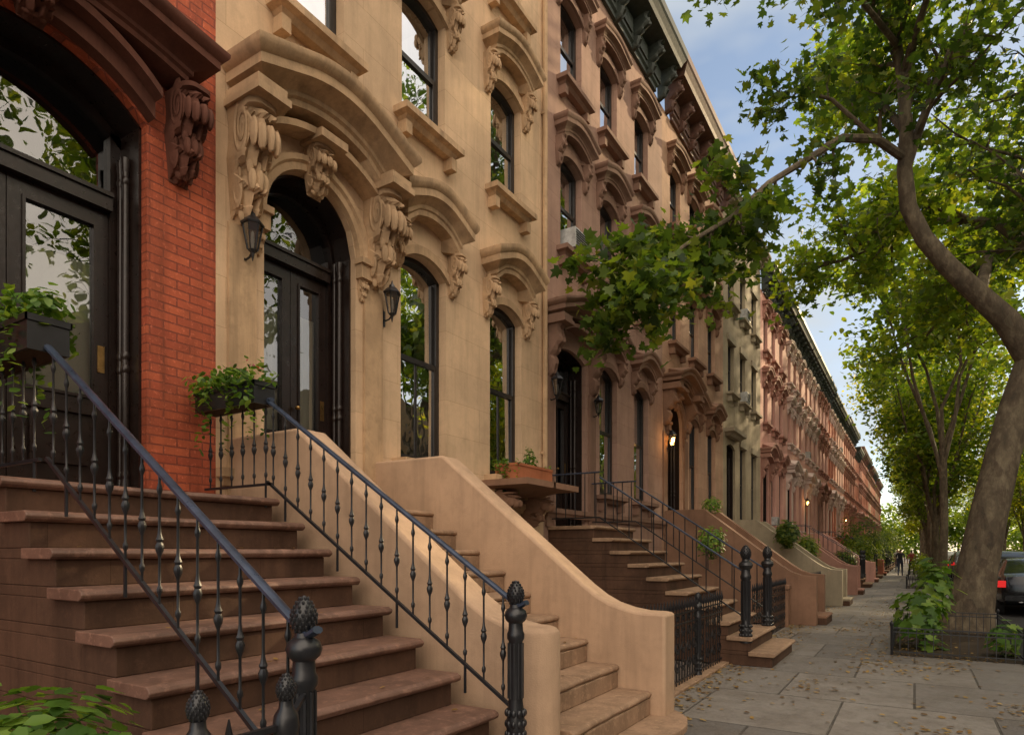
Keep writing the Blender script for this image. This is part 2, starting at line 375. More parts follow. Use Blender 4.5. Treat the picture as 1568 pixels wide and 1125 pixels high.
def console(mb,yc,ztop,w_,d_,h,mat=0,hi=True):
    src=CON_H if hi else CON_L
    o=len(mb.v); mb.v.extend([(.002+a*d_,yc+b*w_,ztop+c*h) for a,b,c in src.v])
    mb.f.extend([tuple(i+o for i in f) for f in src.f]); mb.m.extend([mat]*len(src.f)); mb.sm.extend(src.sm)
def pilwin(mb,T,F,G,C,o,hoodz,hi,hood=(.34,.36),rise=.2,sill=True,con=True,split=False,cur=None,hw=.24,mat=0):
    a,b,c,d_,ri,dep=o
    window(F,G,C,o,split,cur=cur)
    if hood:
        moulding(T,a-hw,b+hw,hoodz,hprof(*hood),rise,mat)
        if con:
            ch=.5 if hi else .45
            for yy in (a-.10,b+.10): console(T,yy,hoodz+.004,.16,hood[0]*.62,ch,mat,hi)
        arcstrip(T,a-.02,b+.02,d_+.10,ri+.03,.10,0,.045,mat)
    if sill:
        moulding(T,a-.14,b+.14,c-.16,sillprof(.2,.14),0,mat)
        for yy in (a-.02,b+.02): T.box(.002,.13,yy-.05,yy+.05,c-.30,c-.162,mat)
def cornice(mb,W,z,mat=0,proj=.6,th=1.0,nb=7,hi=False):
    moulding(mb,-.0,W,z,[(0.001,0),(.06,0),(.06,.08),(.1,.12),(.1,th*.55),(proj*.8,th*.62),(proj*.85,th*.7),(proj*.95,th*.8),(proj,th*.84),(proj,th),(0.001,th+.1)],0,mat)
    for i in range(nb):
        y=.25+(W-.5)*i/(nb-1); console(mb,y,z+th*.6,.17,proj*.75,th*.62,mat,hi)
    for i in range(nb-1):
        y=.25+(W-.5)*(i+.5)/(nb-1); s=(W-.5)/(nb-1)*.28
        mb.box(.098,.13,y-s,y+s,z+th*.2,z+th*.48,mat)
def stoop(mb,ya,yb,n=10,x0=.817,run=.28,rise=.19,over=.035,mt=0,mr=1,kmin=1,fine=False):
    for k in range(kmin,n+1):
        xf=x0+run*(n-k); z=rise*k
        xb=xf-run-.05 if k<n else 0.0
        q=lambda:rnd.uniform(-.004,.004)
        if not fine:
            pts=[(xb,z-.055),(xf-.02,z-.055),(xf+q(),z-.042),(xf+.008+q(),z-.028),(xf+q(),z-.012),(xf-.02,z),(xb,z)]
            mb.prism_xz(pts,ya-over,yb+over,mt)
        else:
            # worn, slightly irregular nosing along its length
            ns=26; rows=[]; ph=rnd.uniform(0,9)
            for i in range(ns+1):
                t=i/ns; y=ya-over+(yb-ya+2*over)*t
                wr=.005*math.sin(t*7+ph)+.003*math.sin(t*23+ph*2)+rnd.uniform(-.0025,.0025)-.008*math.exp(-((t-.5)/.22)**2)
                dz=-.005*math.exp(-((t-.5)/.2)**2)
                rows.append([(xb,y,z-.055),(xf-.02,y,z-.055),(xf+wr,y,z-.042),(xf+.008+wr,y,z-.028),(xf+wr,y,z-.012+dz),(xf-.022+wr,y,z+dz),(xb,y,z)])
            v=[p for r in rows for p in r]; m=7
            f=[(i*m+j,(i+1)*m+j,(i+1)*m+(j+1)%m,i*m+(j+1)%m) for i in range(ns) for j in range(m)]
            f+= [tuple(range(m)),tuple(ns*m+j for j in range(m-1,-1,-1))]
            mb.add(v,f,mt)
        mb.box(0.0,xf-over-.005,ya,yb,z-rise,z-.0555,mr)
        if k<n: mb.box(0.0,xb,ya,yb,z-.055,z,mr)
def baluster_prof(h):
    return [(.006,0),(.006,h*.08),(.012,h*.1),(.012,h*.13),(.006,h*.15),(.006,h*.36),(.010,h*.38),(.017,h*.41),(.019,h*.44),(.012,h*.47),(.017,h*.49),(.012,h*.51),(.008,h*.54),(.006,h*.58),(.006,h*.82),(.011,h*.845),(.013,h*.86),(.011,h*.88),(.006,h*.91),(.006,h)]
def railing(name,top,bot,h=.60,n=14,loc=(0,0,0),curl=True,parent=None,toplen=0,simple=False,rr=.021):
    mb=MB(); T=Vector(top);B=Vector(bot)
    pts=[T.lerp(B,i/8) for i in range(9)]
    if curl: pts+= [B+Vector((.05,0,-.02)),B+Vector((.09,0,-.0))]
    mb.tube(pts,rr*1.15,8,1,True,.65)
    low=[p-Vector((0,0,h)) for p in (T,B)]
    mb.tube(low,.013,4,0,False)
    for i in range(n):
        p=T.lerp(B,(i+.5)/n)
        if simple: mb.lathe([(.008,0),(.008,h)],(p.x,p.y,p.z-h),5,0)
        else: mb.lathe(baluster_prof(h),(p.x,p.y,p.z-h),8,0)
        if not simple and i%4==1: mb.tube([(p.x,p.y,p.z-h),(p.x,p.y,p.z-h-.17)],.009,5,0)
    return finish(mb,name,[M_iron,M_ironblue],parent,loc)
def newel(name,loc,h=.95,s=1.0,mat=None,parent=None,fluted=True):
    mb=MB()
    prof=[(.062,0),(.062,.05),(.05,.07),(.052,.12),(.058,.16),(.048,.2),(.046,.24),(.040,.30),(.040,h*.72),(.050,h*.74),(.050,h*.77),(.042,h*.79),(.040,h*.84),(.058,h*.86),(.066,h*.89),(.058,h*.92),(.036,h*.94),(.032,h*.96)]
    mb.lathe([(r*s,z) for r,z in prof],(0,0,0),16)
    if fluted:
        for k in range(10):
            a=2*pi*k/10; mb.tube([(.040*s*math.cos(a),.040*s*math.sin(a),.3),(.040*s*math.cos(a),.040*s*math.sin(a),h*.71)],.007*s,5)
            for zz in (.10,.16,.22): mb.ell((.05*s*math.cos(a),.05*s*math.sin(a),zz),(.014*s,.014*s,.022))
    zc=h*.96+.055*s
    def fr(q): return .05*s*math.sin(pi*min(1,q*.93+.05))**.75*(1-.18*q)
    mb.lathe([(max(.001,fr(i/12)),zc-.07*s+.15*s*i/12) for i in range(13)],(0,0,0),16)
    for r_ in range(10):
        q=(r_+.5)/10.3; zz=zc-.07*s+.15*s*q; rr=fr(q); nn=12 if 1<r_<7 else 8
        for k in range(nn):
            a=2*pi*(k+.5*(r_%2))/nn; mb.ell((rr*math.cos(a),rr*math.sin(a),zz),(.0065*s,.0065*s,.009*s),0,5,4)
    return finish(mb,name,[mat or M_iron],parent,loc)
def lantern(name,loc,lit=False,s=1.0):
    mb=MB()
    cx=.17
    mb.lathe([(.05,-.13),(.045,-.14),(.02,-.16),(.012,-.2),(.004,-.24)],(cx,0,0),6,0,False)
    mb.lathe([(.115,.125),(.12,.14),(.075,.19),(.045,.21),(.035,.24),(.015,.26),(.006,.30)],(cx,0,0),6,0,False)
    for k in range(6):
        a=2*pi*k/6
        mb.tube([(cx+.05*math.cos(a),.05*math.sin(a),-.13),(cx+.10*math.cos(a),.10*math.sin(a),.13)],.007,4,0,False)
    mb.lathe([(.047,-.125),(.095,.125)],(cx,0,0),6,1,False)
    mb.lathe([(.012,-.11),(.02,-.04),(.016,.04),(.004,.07)],(cx,0,0),8,2)
    mb.tube([(0,0,-.16),(.06,0,-.20),(.12,0,-.19),(cx,0,-.15)],.012,6,0)
    mb.tube([(0,0,-.02),(.03,0,-.13),(.02,0,-.22),(0,0,-.3)],.01,6,0)
    mb.box(0,.015,-.04,.04,-.26,-.06)
    ob=finish(mb,name,[M_iron,M_lglass,M_bulb_on if lit else M_bulb_off],None,loc); ob.scale=(s,s,s)
    if lit:
        l=bpy.data.lights.new('lantern_lamp','POINT'); l.energy=9; l.color=(1,.5,.15); l.shadow_soft_size=.06
        lob=bpy.data.objects.new('lantern_lamp',l); sc.collection.objects.link(lob); lob.parent=ob; lob.location=(cx+.16,0,.0)
    return ob
M_lglass=glassmat('lantern_glass',.25,(.9,.9,.88)); M_bulb_on=emis('lit_bulb',(1,.45,.1),40); M_bulb_off=paint('bulb_glass',(.5,.48,.42),.3)

# ------------------------------------------------------------------ leaves
MAPLE=np.array([(0,0,0),(.25,-.08,.05),(.52,.14,.10),(.30,.30,.05),(.46,.62,.09),(.18,.58,.04),(0,1,0),(-.18,.58,.04),(-.46,.62,.09),(-.30,.30,.05),(-.52,.14,.10),(-.25,-.08,.05)])
MAPLE_F=[(0,1,2,3,4,5,6),(0,6,7,8,9,10,11)]
OVAL=np.array([(0,0,0),(.28,.3,.06),(.24,.7,.05),(0,1,0),(-.24,.7,.05),(-.28,.3,.06)]); OVAL_F=[(0,1,2,3),(0,3,4,5)]
def leaves(name,C,size,mats,shape='maple',up=.5,parent=None,seed=1,flat=False):
    rg=np.random.default_rng(seed); C=np.asarray(C,dtype=np.float32); n=len(C)
    T,F=(MAPLE,MAPLE_F) if shape=='maple' else (OVAL,OVAL_F)
    nn=rg.normal(size=(n,3)); nn[:,2]=np.abs(nn[:,2])+up
    if flat: nn=rg.normal(size=(n,3))*.12; nn[:,2]=1
    nn/=np.linalg.norm(nn,axis=1)[:,None]
    b=rg.normal(size=(n,3)); b[:,2]-=(0 if flat else .5); b-= (b*nn).sum(1)[:,None]*nn; b/=np.linalg.norm(b,axis=1)[:,None]
    a=np.cross(b,nn); s=size*rg.uniform(.6,1.25,size=(n,1,1))
    V=C[:,None,:]+s*(T[None,:,0:1]*a[:,None,:]+(T[None,:,1:2]-.4)*b[:,None,:]+T[None,:,2:3]*nn[:,None,:]*rg.uniform(-.5,2,size=(n,1,1)))
    K=len(T); V=V.reshape(-1,3).astype(np.float32)
    fl=np.concatenate([np.array(f) for f in F]); per=len(fl); tot=[len(f) for f in F]
    loops=(fl[None,:]+np.arange(n)[:,None]*K).reshape(-1).astype(np.int32)
    starts=(np.array([0]+list(np.cumsum(tot)[:-1]))[None,:]+np.arange(n)[:,None]*per).reshape(-1).astype(np.int32)
    me=bpy.data.meshes.new(name); me.vertices.add(len(V)); me.vertices.foreach_set('co',V.reshape(-1))
    me.loops.add(len(loops)); me.loops.foreach_set('vertex_index',loops)
    me.polygons.add(len(starts)); me.polygons.foreach_set('loop_start',starts)
    for m in mats: me.materials.append(m)
    me.update(calc_edges=True)
    at=me.attributes.new('rnd','FLOAT','FACE'); r=rg.random(n)
    at.data.foreach_set('value',np.repeat(r,len(F)).astype(np.float32))
    ob=bpy.data.objects.new(name,me); sc.collection.objects.link(ob)
    if parent: ob.parent=parent
    return ob
def blob(c,r,n,seed=0,shell=.4):
    rg=np.random.default_rng(seed); d=rg.normal(size=(n,3)); d/=np.linalg.norm(d,axis=1)[:,None]
    q=rg.uniform(shell,1,size=(n,1))**.6
    lump=1+.25*np.sin(d[:,0:1]*7+seed)*np.cos(d[:,1:2]*6+seed*2)
    return np.array(c)+d*q*lump*np.array(r)
def plant(name,c,r,n,size,seed,mats=None,shape='oval',flowers=0):
    e=empty(name)
    C=blob(c,r,n,seed); lv=leaves('leaves',C,size,mats or [M_green],shape,.6,e,seed)
    mb=MB(); rr=random.Random(seed)
    for i in range(max(6,n//40)):
        q=C[rr.randrange(n)]; mb.tube([(c[0]+rr.uniform(-.3,.3)*r[0],c[1]+rr.uniform(-.3,.3)*r[1],c[2]-r[2]*1.0),((q[0]+c[0])/2,(q[1]+c[1])/2,q[2]-.05),tuple(q)],[.006,.005,.002],4)
    finish(mb,'stems',[M_green],e)
    if flowers: leaves('flowers',blob(c,[x*1.02 for x in r],flowers,seed+5,.9),size*.6,[M_flower],'oval',.8,e,seed+9)
    return e

# ------------------------------------------------------------------ HOUSES
W=5.5
def shell(mb,top,mat=0):
    mb.add([(0,.004,-.1),(-10,.004,-.1),(-10,.004,top),(0,.004,top)],[(0,1,2,3)],mat)
    mb.add([(0,W-.004,-.1),(-10,W-.004,-.1),(-10,W-.004,top),(0,W-.004,top)],[(3,2,1,0)],mat)
    mb.add([(0,.004,top),(0,W-.004,top),(-10,W-.004,top),(-10,.004,top)],[(0,1,2,3)],mat)
def door_leafs(D,G,a,b,c,ztr,top,rise,dep,C=None):
    x=-dep
    fw=.10; sp=top-rise; jl=.022
    D.box(x-.02,-.07,a+.001,a+jl,c,sp); D.box(x-.02,-.07,b-jl,b-.001,c,sp)
    arcstrip(D,a+.001,b-.001,top-.002,rise,jl,x-.02,-.07,0,18)
    D.box(x-.02,x+.08,a+jl,a+fw,c,sp); D.box(x-.02,x+.08,b-fw,b-jl,c,sp)
    arcstrip(D,a+jl,b-jl,top-jl,rise-.001,fw-jl,x-.02,x+.08,0,18)
    D.box(x,x+.12,a+fw,b-fw,ztr-.05,ztr+.05); D.box(x-.01,x+.14,a+fw,b-fw,ztr+.05,ztr+.08)
    ym=(a+b)/2
    for (p,q) in ((a+fw+.003,ym-.003),(ym+.003,b-fw-.003)):
        st=.085
        D.box(x,x+.05,p,p+st,c,ztr-.052); D.box(x,x+.05,q-st,q,c,ztr-.052)
        D.box(x,x+.05,p+st,q-st,c,c+.18); D.box(x,x+.05,p+st,q-st,c+.62,c+.74); D.box(x,x+.05,p+st,q-st,ztr-.16,ztr-.052)
        D.box(x,x+.02,p+st,q-st,c+.18,c+.62); D.box(x+.02,x+.045,p+st+.05,q-st-.05,c+.24,c+.56)
        m=.02
        for (u,v_) in ((p+st,p+st+m),(q-st-m,q-st)): D.box(x+.02,x+.065,u,v_,c+.74,ztr-.16)
        D.box(x+.02,x+.065,p+st+m,q-st-m,c+.74,c+.76); D.box(x+.02,x+.065,p+st+m,q-st-m,ztr-.18,ztr-.16)
        G.add([(x+.03,p+st,c+.74),(x+.03,q-st,c+.74),(x+.03,q-st,ztr-.16),(x+.03,p+st,ztr-.16)],[(0,1,2,3)],1)
        if C is not None:
            n=10; v=[];f=[]
            for i in range(n+1):
                y=p+st+(q-p-2*st)*i/n; xx=x-.03+.006*math.sin(i*2.2); v+=[(xx,y,c+.74),(xx,y,ztr-.45)]
            for i in range(n): f.append((2*i,2*i+2,2*i+3,2*i+1))
            C.add(v,f,0,True)
    G.add([(x+.03,a+.02,ztr+.05),(x+.03,b-.02,ztr+.05),(x+.03,b-.02,top),(x+.03,a+.02,top)],[(0,1,2,3)],1)
    zt=min(sp-.02,ztr+.35)
    for sg,y_ in ((1,a+jl),(-1,b-jl)):
        for (xo,r) in ((.115,.024),(.19,.028)):
            xx=x+xo; yy=y_+sg*r*.8
            D.lathe([(r,c+.15),(r,zt-.1)],(xx,yy,0),10)
            for zz in (c+.15,c+.95,c+1.05,zt-.2): D.lathe([(r,zz),(r*1.25,zz+.02),(r*1.25,zz+.04),(r,zz+.06)],(xx,yy,0),10)
            D.lathe([(r*1.35,c),(r*1.35,c+.1),(r*1.1,c+.15)],(xx,yy,0),10); D.lathe([(r*1.05,zt-.1),(r*1.35,zt-.03),(r*1.35,zt)],(xx,yy,0),10)
    D.lathe([(.02,0),(.028,.015),(.02,.03)],(x+.10,ym+.05,c+1.0),8,1)
    D.box(x+.05,x+.058,b-fw-.08,b-fw-.03,c+.95,c+1.15,1)

def house(name,y0,mwall,mtrim,mcorn,bays=(1.01,2.65,4.43),ww=.82,hi=False,doorstyle='arch',hoods=True,top=11.6,stoopstyle='rail',mstoop=None,hoodp=(.34,.36),dhp=.52,ch=1.0):
    e=empty(name,(XF,y0,0)); Wl=MB();T=MB();F=MB();G=MB();C=MB();D=MB();I=MB()
    h=ww/2
    dc=bays[0]
    dop=(dc-.548,dc+.548,1.9,5.05,.548,.38) if doorstyle=='arch' else (dc-.55,dc+.55,1.9,4.85,.12,.38)
    par=[(b-h,b+h,2.55,4.93,.14 if hoods else 0,.2) for b in bays[1:]]
    f2=[(b-h+.02,b+h-.02,6.42,8.0,.10 if hoods else 0,.2) for b in bays]
    f3=[(b-h+.02,b+h-.02,9.15,10.6,.08 if hoods else 0,.2) for b in bays]
    bas=[(b-h+.05,b+h-.05,.35,1.75,0,.2) for b in bays[1:]]
    ops=[dop]+par+f2+f3+bas
    facade(Wl,W,-.1,top,ops); shell(Wl,top)
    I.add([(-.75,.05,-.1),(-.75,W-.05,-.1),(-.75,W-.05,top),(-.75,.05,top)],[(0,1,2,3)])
    rs=.2
    for o in par: pilwin(Wl,T,F,G,C,o,5.12,hi,hoodp if hoods else None,rs,True,split=hi,cur=2 if not hi else 1)
    for o in f2: pilwin(Wl,T,F,G,C,o,8.13,hi,(hoodp[0]*.9,.3) if hoods else None,.15,True,cur=2 if hi else None)
    for o in f3: pilwin(Wl,T,F,G,C,o,10.72,False,(.24,.24) if hoods else None,.1,True)
    for o in bas: window(F,G,C,o,cur=0)
    if not hoods:
        for o in par+f2+f3: T.box(.002,.06,o[0]-.1,o[1]+.1,o[3]+.002,o[3]+.2)
    moulding(T,0,W,2.05,sillprof(.09,.14),0)
    a,b,c,tp,ri,dep=dop
    door_leafs(D,G,a,b,c,4.32 if doorstyle=='arch' else 4.15,tp,ri,dep,C if hi else None)
    if doorstyle=='arch':
        for k in range(20):
            t0=pi*k/20;t1=pi*(k+1)/20; pr=[(.548,0),(.56,.05),(.62,.05),(.64,.075),(.69,.075),(.70,0)]
            vs=[]
            for t in (t0,t1):
                for (r_,xx) in pr: vs.append((xx+.001,dc-math.cos(t)*r_,4.502+math.sin(t)*r_))
            n=len(pr); T.add(vs,[(j,n+j,n+j+1,j+1) for j in range(n-1)],0,False)
        for sg in (-1,1):
            yy=dc+sg*.63; T.box(.002,.09,yy-.08,yy+.085,4.30,4.50); T.box(.002,.12,yy-.10,yy+.10,4.44,4.498)
            console(T,yy,4.30,.11,.07,.22,0,hi)
        console(T,dc,5.28,.24,.22,.42,0,hi); T.box(.002,.3,dc-.16,dc+.16,5.285,5.36)
    hz=5.22 if hi or doorstyle=='arch' else 5.05
    if hoods:
        sp=.78
        pr=dhp
        moulding(T,dc-.98,dc+.98,hz,hprof(pr,.36 if hi else .32),.26,0,34)
        for sg in (-1,1):
            yy=dc+sg*sp
            console(T,yy,hz-.03,.27 if hi else .22,.38 if hi else pr*.68,.94 if hi else .8,0,hi)
            T.box(.003,pr*.88,yy-.16,yy+.16,hz-.03,hz+.03); T.box(.003,pr*.82,yy-.14,yy+.14,hz+.03,hz+.11)
            T.box(.002,.035,yy-.13,yy+.13,1.9,4.25)
        arcstrip(T,dc-.66,dc+.66,hz+.17,.2,.06,.0,.22,0,14)
    else:
        moulding(T,dc-.85,dc+.85,5.02,sillprof(.3,.22),0)
    cb=MB(); cornice(cb,W,top-.02,0,th=ch,proj=.6*ch**.5)
    finish(Wl,'walls',[mwall],e); finish(T,'stone_trim',[mtrim],e,bevel=.006 if hi else 0,seg=1,angle=28)
    finish(F,'window_frames',[M_frame],e); finish(G,'window_glass',[M_glass,M_doorglass],e); finish(C,'curtains',[M_curtain],e)
    finish(D,'front_door',[M_wood,M_brass],e,angle=50); finish(I,'interior',[M_inner],e); finish(cb,'roof_cornice',[mcorn],e)
    if stoopstyle:
        S=MB(); sa,sb=dc-.80,dc+.80
        if stoopstyle=='rail':
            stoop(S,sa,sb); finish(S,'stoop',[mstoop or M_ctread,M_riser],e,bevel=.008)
            for yy in (sa+.06,sb-.06):
                railing('iron_stair_railing',(.85,yy,2.62),(2.9,yy,1.26),.6,11,(XF,y0,0),simple=True,rr=.018)
                r=railing('iron_stair_railing',(.03,yy,2.7),(.85,yy,2.7),.68,5,(XF,y0,0),curl=False,simple=True,rr=.018)
                newel('iron_newel_post',(XF+2.957,y0+yy,.3),1.15,1.4)
        else:
            stoop(S,sa+.28,sb-.28,over=0)
            prof=[(0,0),(0,2.45),(.9,2.45),(2.5,1.22),(2.7,1.09),(2.9,1.02),(3.17,1.0),(3.17,0)]
            for yy in (sa,sb-.26): S.prism_xz(prof,yy,yy+.26,0)
            finish(S,'stoop',[mtrim if mtrim is not M_wht else mwall,M_riser],e,bevel=.02)
    return e

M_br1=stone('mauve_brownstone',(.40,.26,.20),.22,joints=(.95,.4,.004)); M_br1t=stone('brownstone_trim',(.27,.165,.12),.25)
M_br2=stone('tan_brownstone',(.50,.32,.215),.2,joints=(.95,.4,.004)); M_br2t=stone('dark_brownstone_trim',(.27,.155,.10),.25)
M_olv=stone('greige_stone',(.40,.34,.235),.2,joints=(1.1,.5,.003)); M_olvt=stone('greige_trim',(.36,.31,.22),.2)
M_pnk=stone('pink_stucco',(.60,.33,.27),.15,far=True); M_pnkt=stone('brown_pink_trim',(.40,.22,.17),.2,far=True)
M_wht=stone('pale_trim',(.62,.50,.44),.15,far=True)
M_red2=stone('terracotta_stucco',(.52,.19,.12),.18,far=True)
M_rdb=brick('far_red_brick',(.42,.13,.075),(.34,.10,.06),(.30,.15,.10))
M_gcor=paint('dark_green_cornice',(.04,.052,.044),.6); M_bcor=paint('brown_cornice',(.13,.065,.045),.6)

# ---- CREAM house
cream=house('cream_brownstone_house',3.19,M_cream,M_creamtrim,M_gcor,hi=True,stoopstyle=None)
y0=3.19
S=MB(); stoop(S,3.6,5.0,over=0,mt=0,mr=0,kmin=2,fine=True)
pts=[(.2,3.3),(3.25,3.3)]+[(2.75+.62*math.cos(t),4.75+.62*math.sin(t)) for t in [pi/2*i/10 for i in range(11)]]+[(.2,5.37)]
S.prism_xy(pts,0,.135,0); pts2=[(x+.03 if x>2 else x,y+(.03 if y>5 else 0)) for x,y in pts]; S.prism_xy(pts2,.1355,.19,0)
finish(S,'stoop_steps',[M_ctread],cream,loc=(0,-y0,0),bevel=.008)
S=MB()
prof=[(0.002,0),(0.002,2.45),(.9,2.45),(.94,2.435),(2.45,1.22),(2.58,1.13),(2.70,1.07),(2.84,1.03),(2.97,1.01),(3.10,1.01),(3.17,1.0),(3.17,0)]
S.prism_xz(prof,5.0,5.26)
prof2=[(0.002,0),(0.002,2.45),(.85,2.45),(2.45,1.20),(2.58,1.12),(2.74,1.06),(2.86,1.04),(2.86,0)]
S.prism_xz(prof2,3.30,3.6); S.lathe([(.17,0),(.17,1.0),(.15,1.04),(.001,1.05)],(2.86,3.44,0),20)
finish(S,'stoop_side_walls',[M_creamwall],cream,loc=(0,-y0,0),bevel=.025,seg=3)
S=MB(); moulding(S,3.75,5.2,2.28,sillprof(.75,.16),0)
for yy in (4.0,4.9): console(S,yy,2.285,.18,.45,.45,0,True)
finish(S,'window_ledge',[M_br2t],cream)
lantern('wall_lantern',(XF+.0,3.19+.245,4.14),False,.82); lantern('wall_lantern',(XF,3.19+1.95,4.14),False,.82)
mb=MB(); mb.tube([(.05,5.46,2.2),(.05,5.46,11.5)],.04,8); [mb.box(.0,.07,5.41,5.50,z,z+.04) for z in (3,5.6,8.2,10.8)]
finish(mb,'downpipe',[M_creamtrim],None,(XF,3.19,0))

# ---- RED house
y0=-2.31; e=empty('red_brick_house',(XF,y0,0)); Wl=MB();T=MB();F=MB();G=MB();C=MB();D=MB();I=MB()
dop=(1.13-y0,2.63-y0,1.9,4.98,.30,.40)
ops=[dop]+[(a,a+.85,6.7,8.3,.1,.2) for a in (.5,2.3,4.0)]+[(.5,1.4,2.55,4.9,.12,.2)]
facade(Wl,W,-.1,11.6,ops); shell(Wl,11.6)
for o in ops[1:]: pilwin(Wl,T,F,G,C,o,o[3]+.15,False,cur=1)
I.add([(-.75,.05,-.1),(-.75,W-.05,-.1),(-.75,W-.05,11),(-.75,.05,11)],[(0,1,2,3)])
door_leafs(D,G,dop[0],dop[1],1.9,4.12,4.98,.30,.40,C)
dc=1.88-y0
moulding(T,dc-1.16,dc+1.16,5.04,hprof(.42,.26),.12,0,36)
arcstrip(T,dc-.76,dc+.76,5.00,.30,.0,0,.10,0,20,.16); arcstrip(T,dc-.76,dc+.76,5.12,.30,.0,.0,.2,0,20,.06)
for sg in (-1,1): console(T,dc+sg*.99,5.0,.22,.33,.66,0,True)
console(T,dc,5.22,.22,.26,.30,0,True)
finish(Wl,'walls',[M_redbrick],e); finish(T,'stone_trim',[M_redtrim],e,bevel=.006,seg=1); finish(F,'window_frames',[M_frame],e)
finish(G,'window_glass',[M_glass,M_doorglass],e); finish(C,'curtains',[M_curtain],e); finish(D,'front_door',[M_wood,M_brass],e,angle=50); finish(I,'interior',[M_inner],e)
cb=MB(); cornice(cb,W,11.58,0); finish(cb,'roof_cornice',[M_bcor],e)
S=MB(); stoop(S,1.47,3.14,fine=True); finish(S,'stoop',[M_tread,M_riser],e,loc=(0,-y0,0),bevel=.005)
railing('iron_stair_railing',(.93,1.6,2.60),(2.94,1.6,1.22),.60,14,(XF,0,0))
railing('iron_stair_railing',(.80,3.08,2.62),(2.94,3.08,1.22),.60,16,(XF,0,0))
for yy in (1.6,3.08): 
    railing('iron_landing_railing',(.03,yy,2.62),(.85,yy,2.62),.62,6,(XF,0,0),curl=False)
    newel('iron_newel_post',(XF+2.957,yy,.38),.86,1.0)
mb=MB()
mb.tube([(-1.6,.0,.98),(-1.6,1.28,.98)],.013,4,0,False); mb.tube([(-1.6,.0,.2),(-1.6,1.28,.2)],.013,4,0,False)
mb.tube([(-1.6,1.28,.98),(-1.88,1.58,.98)],.012,4,0,False)
for i in range(10): mb.lathe([(.008,0),(.008,.85),(.016,.87),(.002,.94)],(-1.6,.1+i*.11,.1),6)
finish(mb,'iron_area_fence',[M_iron])
newel('iron_fence_post',(-1.6,1.0,0),1.10,.6); newel('iron_fence_post',(-1.6,1.28,0),1.10,.6)

# ---- ROW
cols=[('mauve_brownstone_house',M_br1,M_br1t,M_gcor,'rect',True,'rail',11.6,1.0),
      ('tan_brownstone_house',M_br2,M_br2t,M_bcor,'arch',True,'wall',11.6,1.0),
      ('greige_stone_house',M_olv,M_olvt,M_olvt,'rect',False,'wall',11.9,.45)]
pk=[(M_pnk,M_pnkt),(M_pnk,M_wht),(M_pnk,M_wht),(M_pnk,M_pnkt),(M_red2,M_wht),(M_pnk,M_wht)]
for i in range(6): cols.append(('pink_stucco_house',pk[i][0],pk[i][1],M_gcor,'rect',True,'rail' if i%2 else 'wall',[11.3,11.3,11.3,11.3,11.1,11.1][i],.9))
for i in range(5): cols.append(('red_brick_house',M_rdb if i%2 else M_red2,M_pnkt,M_gcor if i<3 else M_bcor,'rect',i!=2,'rail',[11.5,11.5,10.6,11.4,11.4][i],.9))
for i in range(7): cols.append(rnd.choice([('brownstone_house',M_br2,M_br2t,M_bcor,'arch',True,'wall',11.2,1.0),('brownstone_house',M_red2,M_br1t,M_gcor,'rect',True,'rail',11.7,.8)]))
yy=8.69
for i,(nm,mw,mt,mc,ds,hd,ss,tp_,ch_) in enumerate(cols):
    house(nm,yy,mw,mt,mc,bays=(.95,2.5,4.2) if i<2 else (.98,2.6,4.35),hi=False,doorstyle=ds,hoods=hd,stoopstyle=ss,mstoop=M_ctread,top=tp_,ch=ch_,dhp=.42 if i!=1 else .5,hoodp=(.30,.32))
    if i in (0,1,5,9): lantern('wall_lantern',(XF,yy+.25 if i else yy+.16,4.05),i!=0,.9)
    if i==0: lantern('wall_lantern',(XF,yy+1.75,4.05),False,.8)
    yy+=W
M_ac=paint('ac_white',(.42,.43,.42),.5)
for (yb,zb) in ((8.69+.95,6.45),(19.69+2.6,6.44),(19.69+2.6,9.17),(25.19+2.6,2.58),(36.2+.98,6.44),(52.7+2.6,9.17)):
    mb=MB(); mb.box(-.15,.2,-.25,.25,0,.33,0)
    for k in range(7): mb.box(.2,.212,-.22,.22,.04+k*.04,.055+k*.04,1)
    finish(mb,'window_air_conditioner',[M_ac,M_frame],None,(XF,yb,zb),bevel=.01)

# ---- opposite side row
opp=MB();og=MB()
for i in range(14):
    ya=-25+i*11; mt=i%3
    opp.box(18,26,ya,ya+10.99,-.1,10.5+(i%2)*.6,mt)
    for b_ in range(6):
        for z_ in (2.5,6):
            og.add([(17.99,ya+.7+b_*1.75,z_),(17.99,ya+1.6+b_*1.75,z_),(17.99,ya+1.6+b_*1.75,z_+1.9),(17.99,ya+.7+b_*1.75,z_+1.9)],[(0,1,2,3)])
            opp.box(17.9,18.05,ya+.55+b_*1.75,ya+1.75+b_*1.75,z_-.18,z_-.01,2)
e=empty('brownstone_row'); finish(opp,'walls',[M_rdb,M_br1,M_br2],e); finish(og,'windows',[M_frame],e)

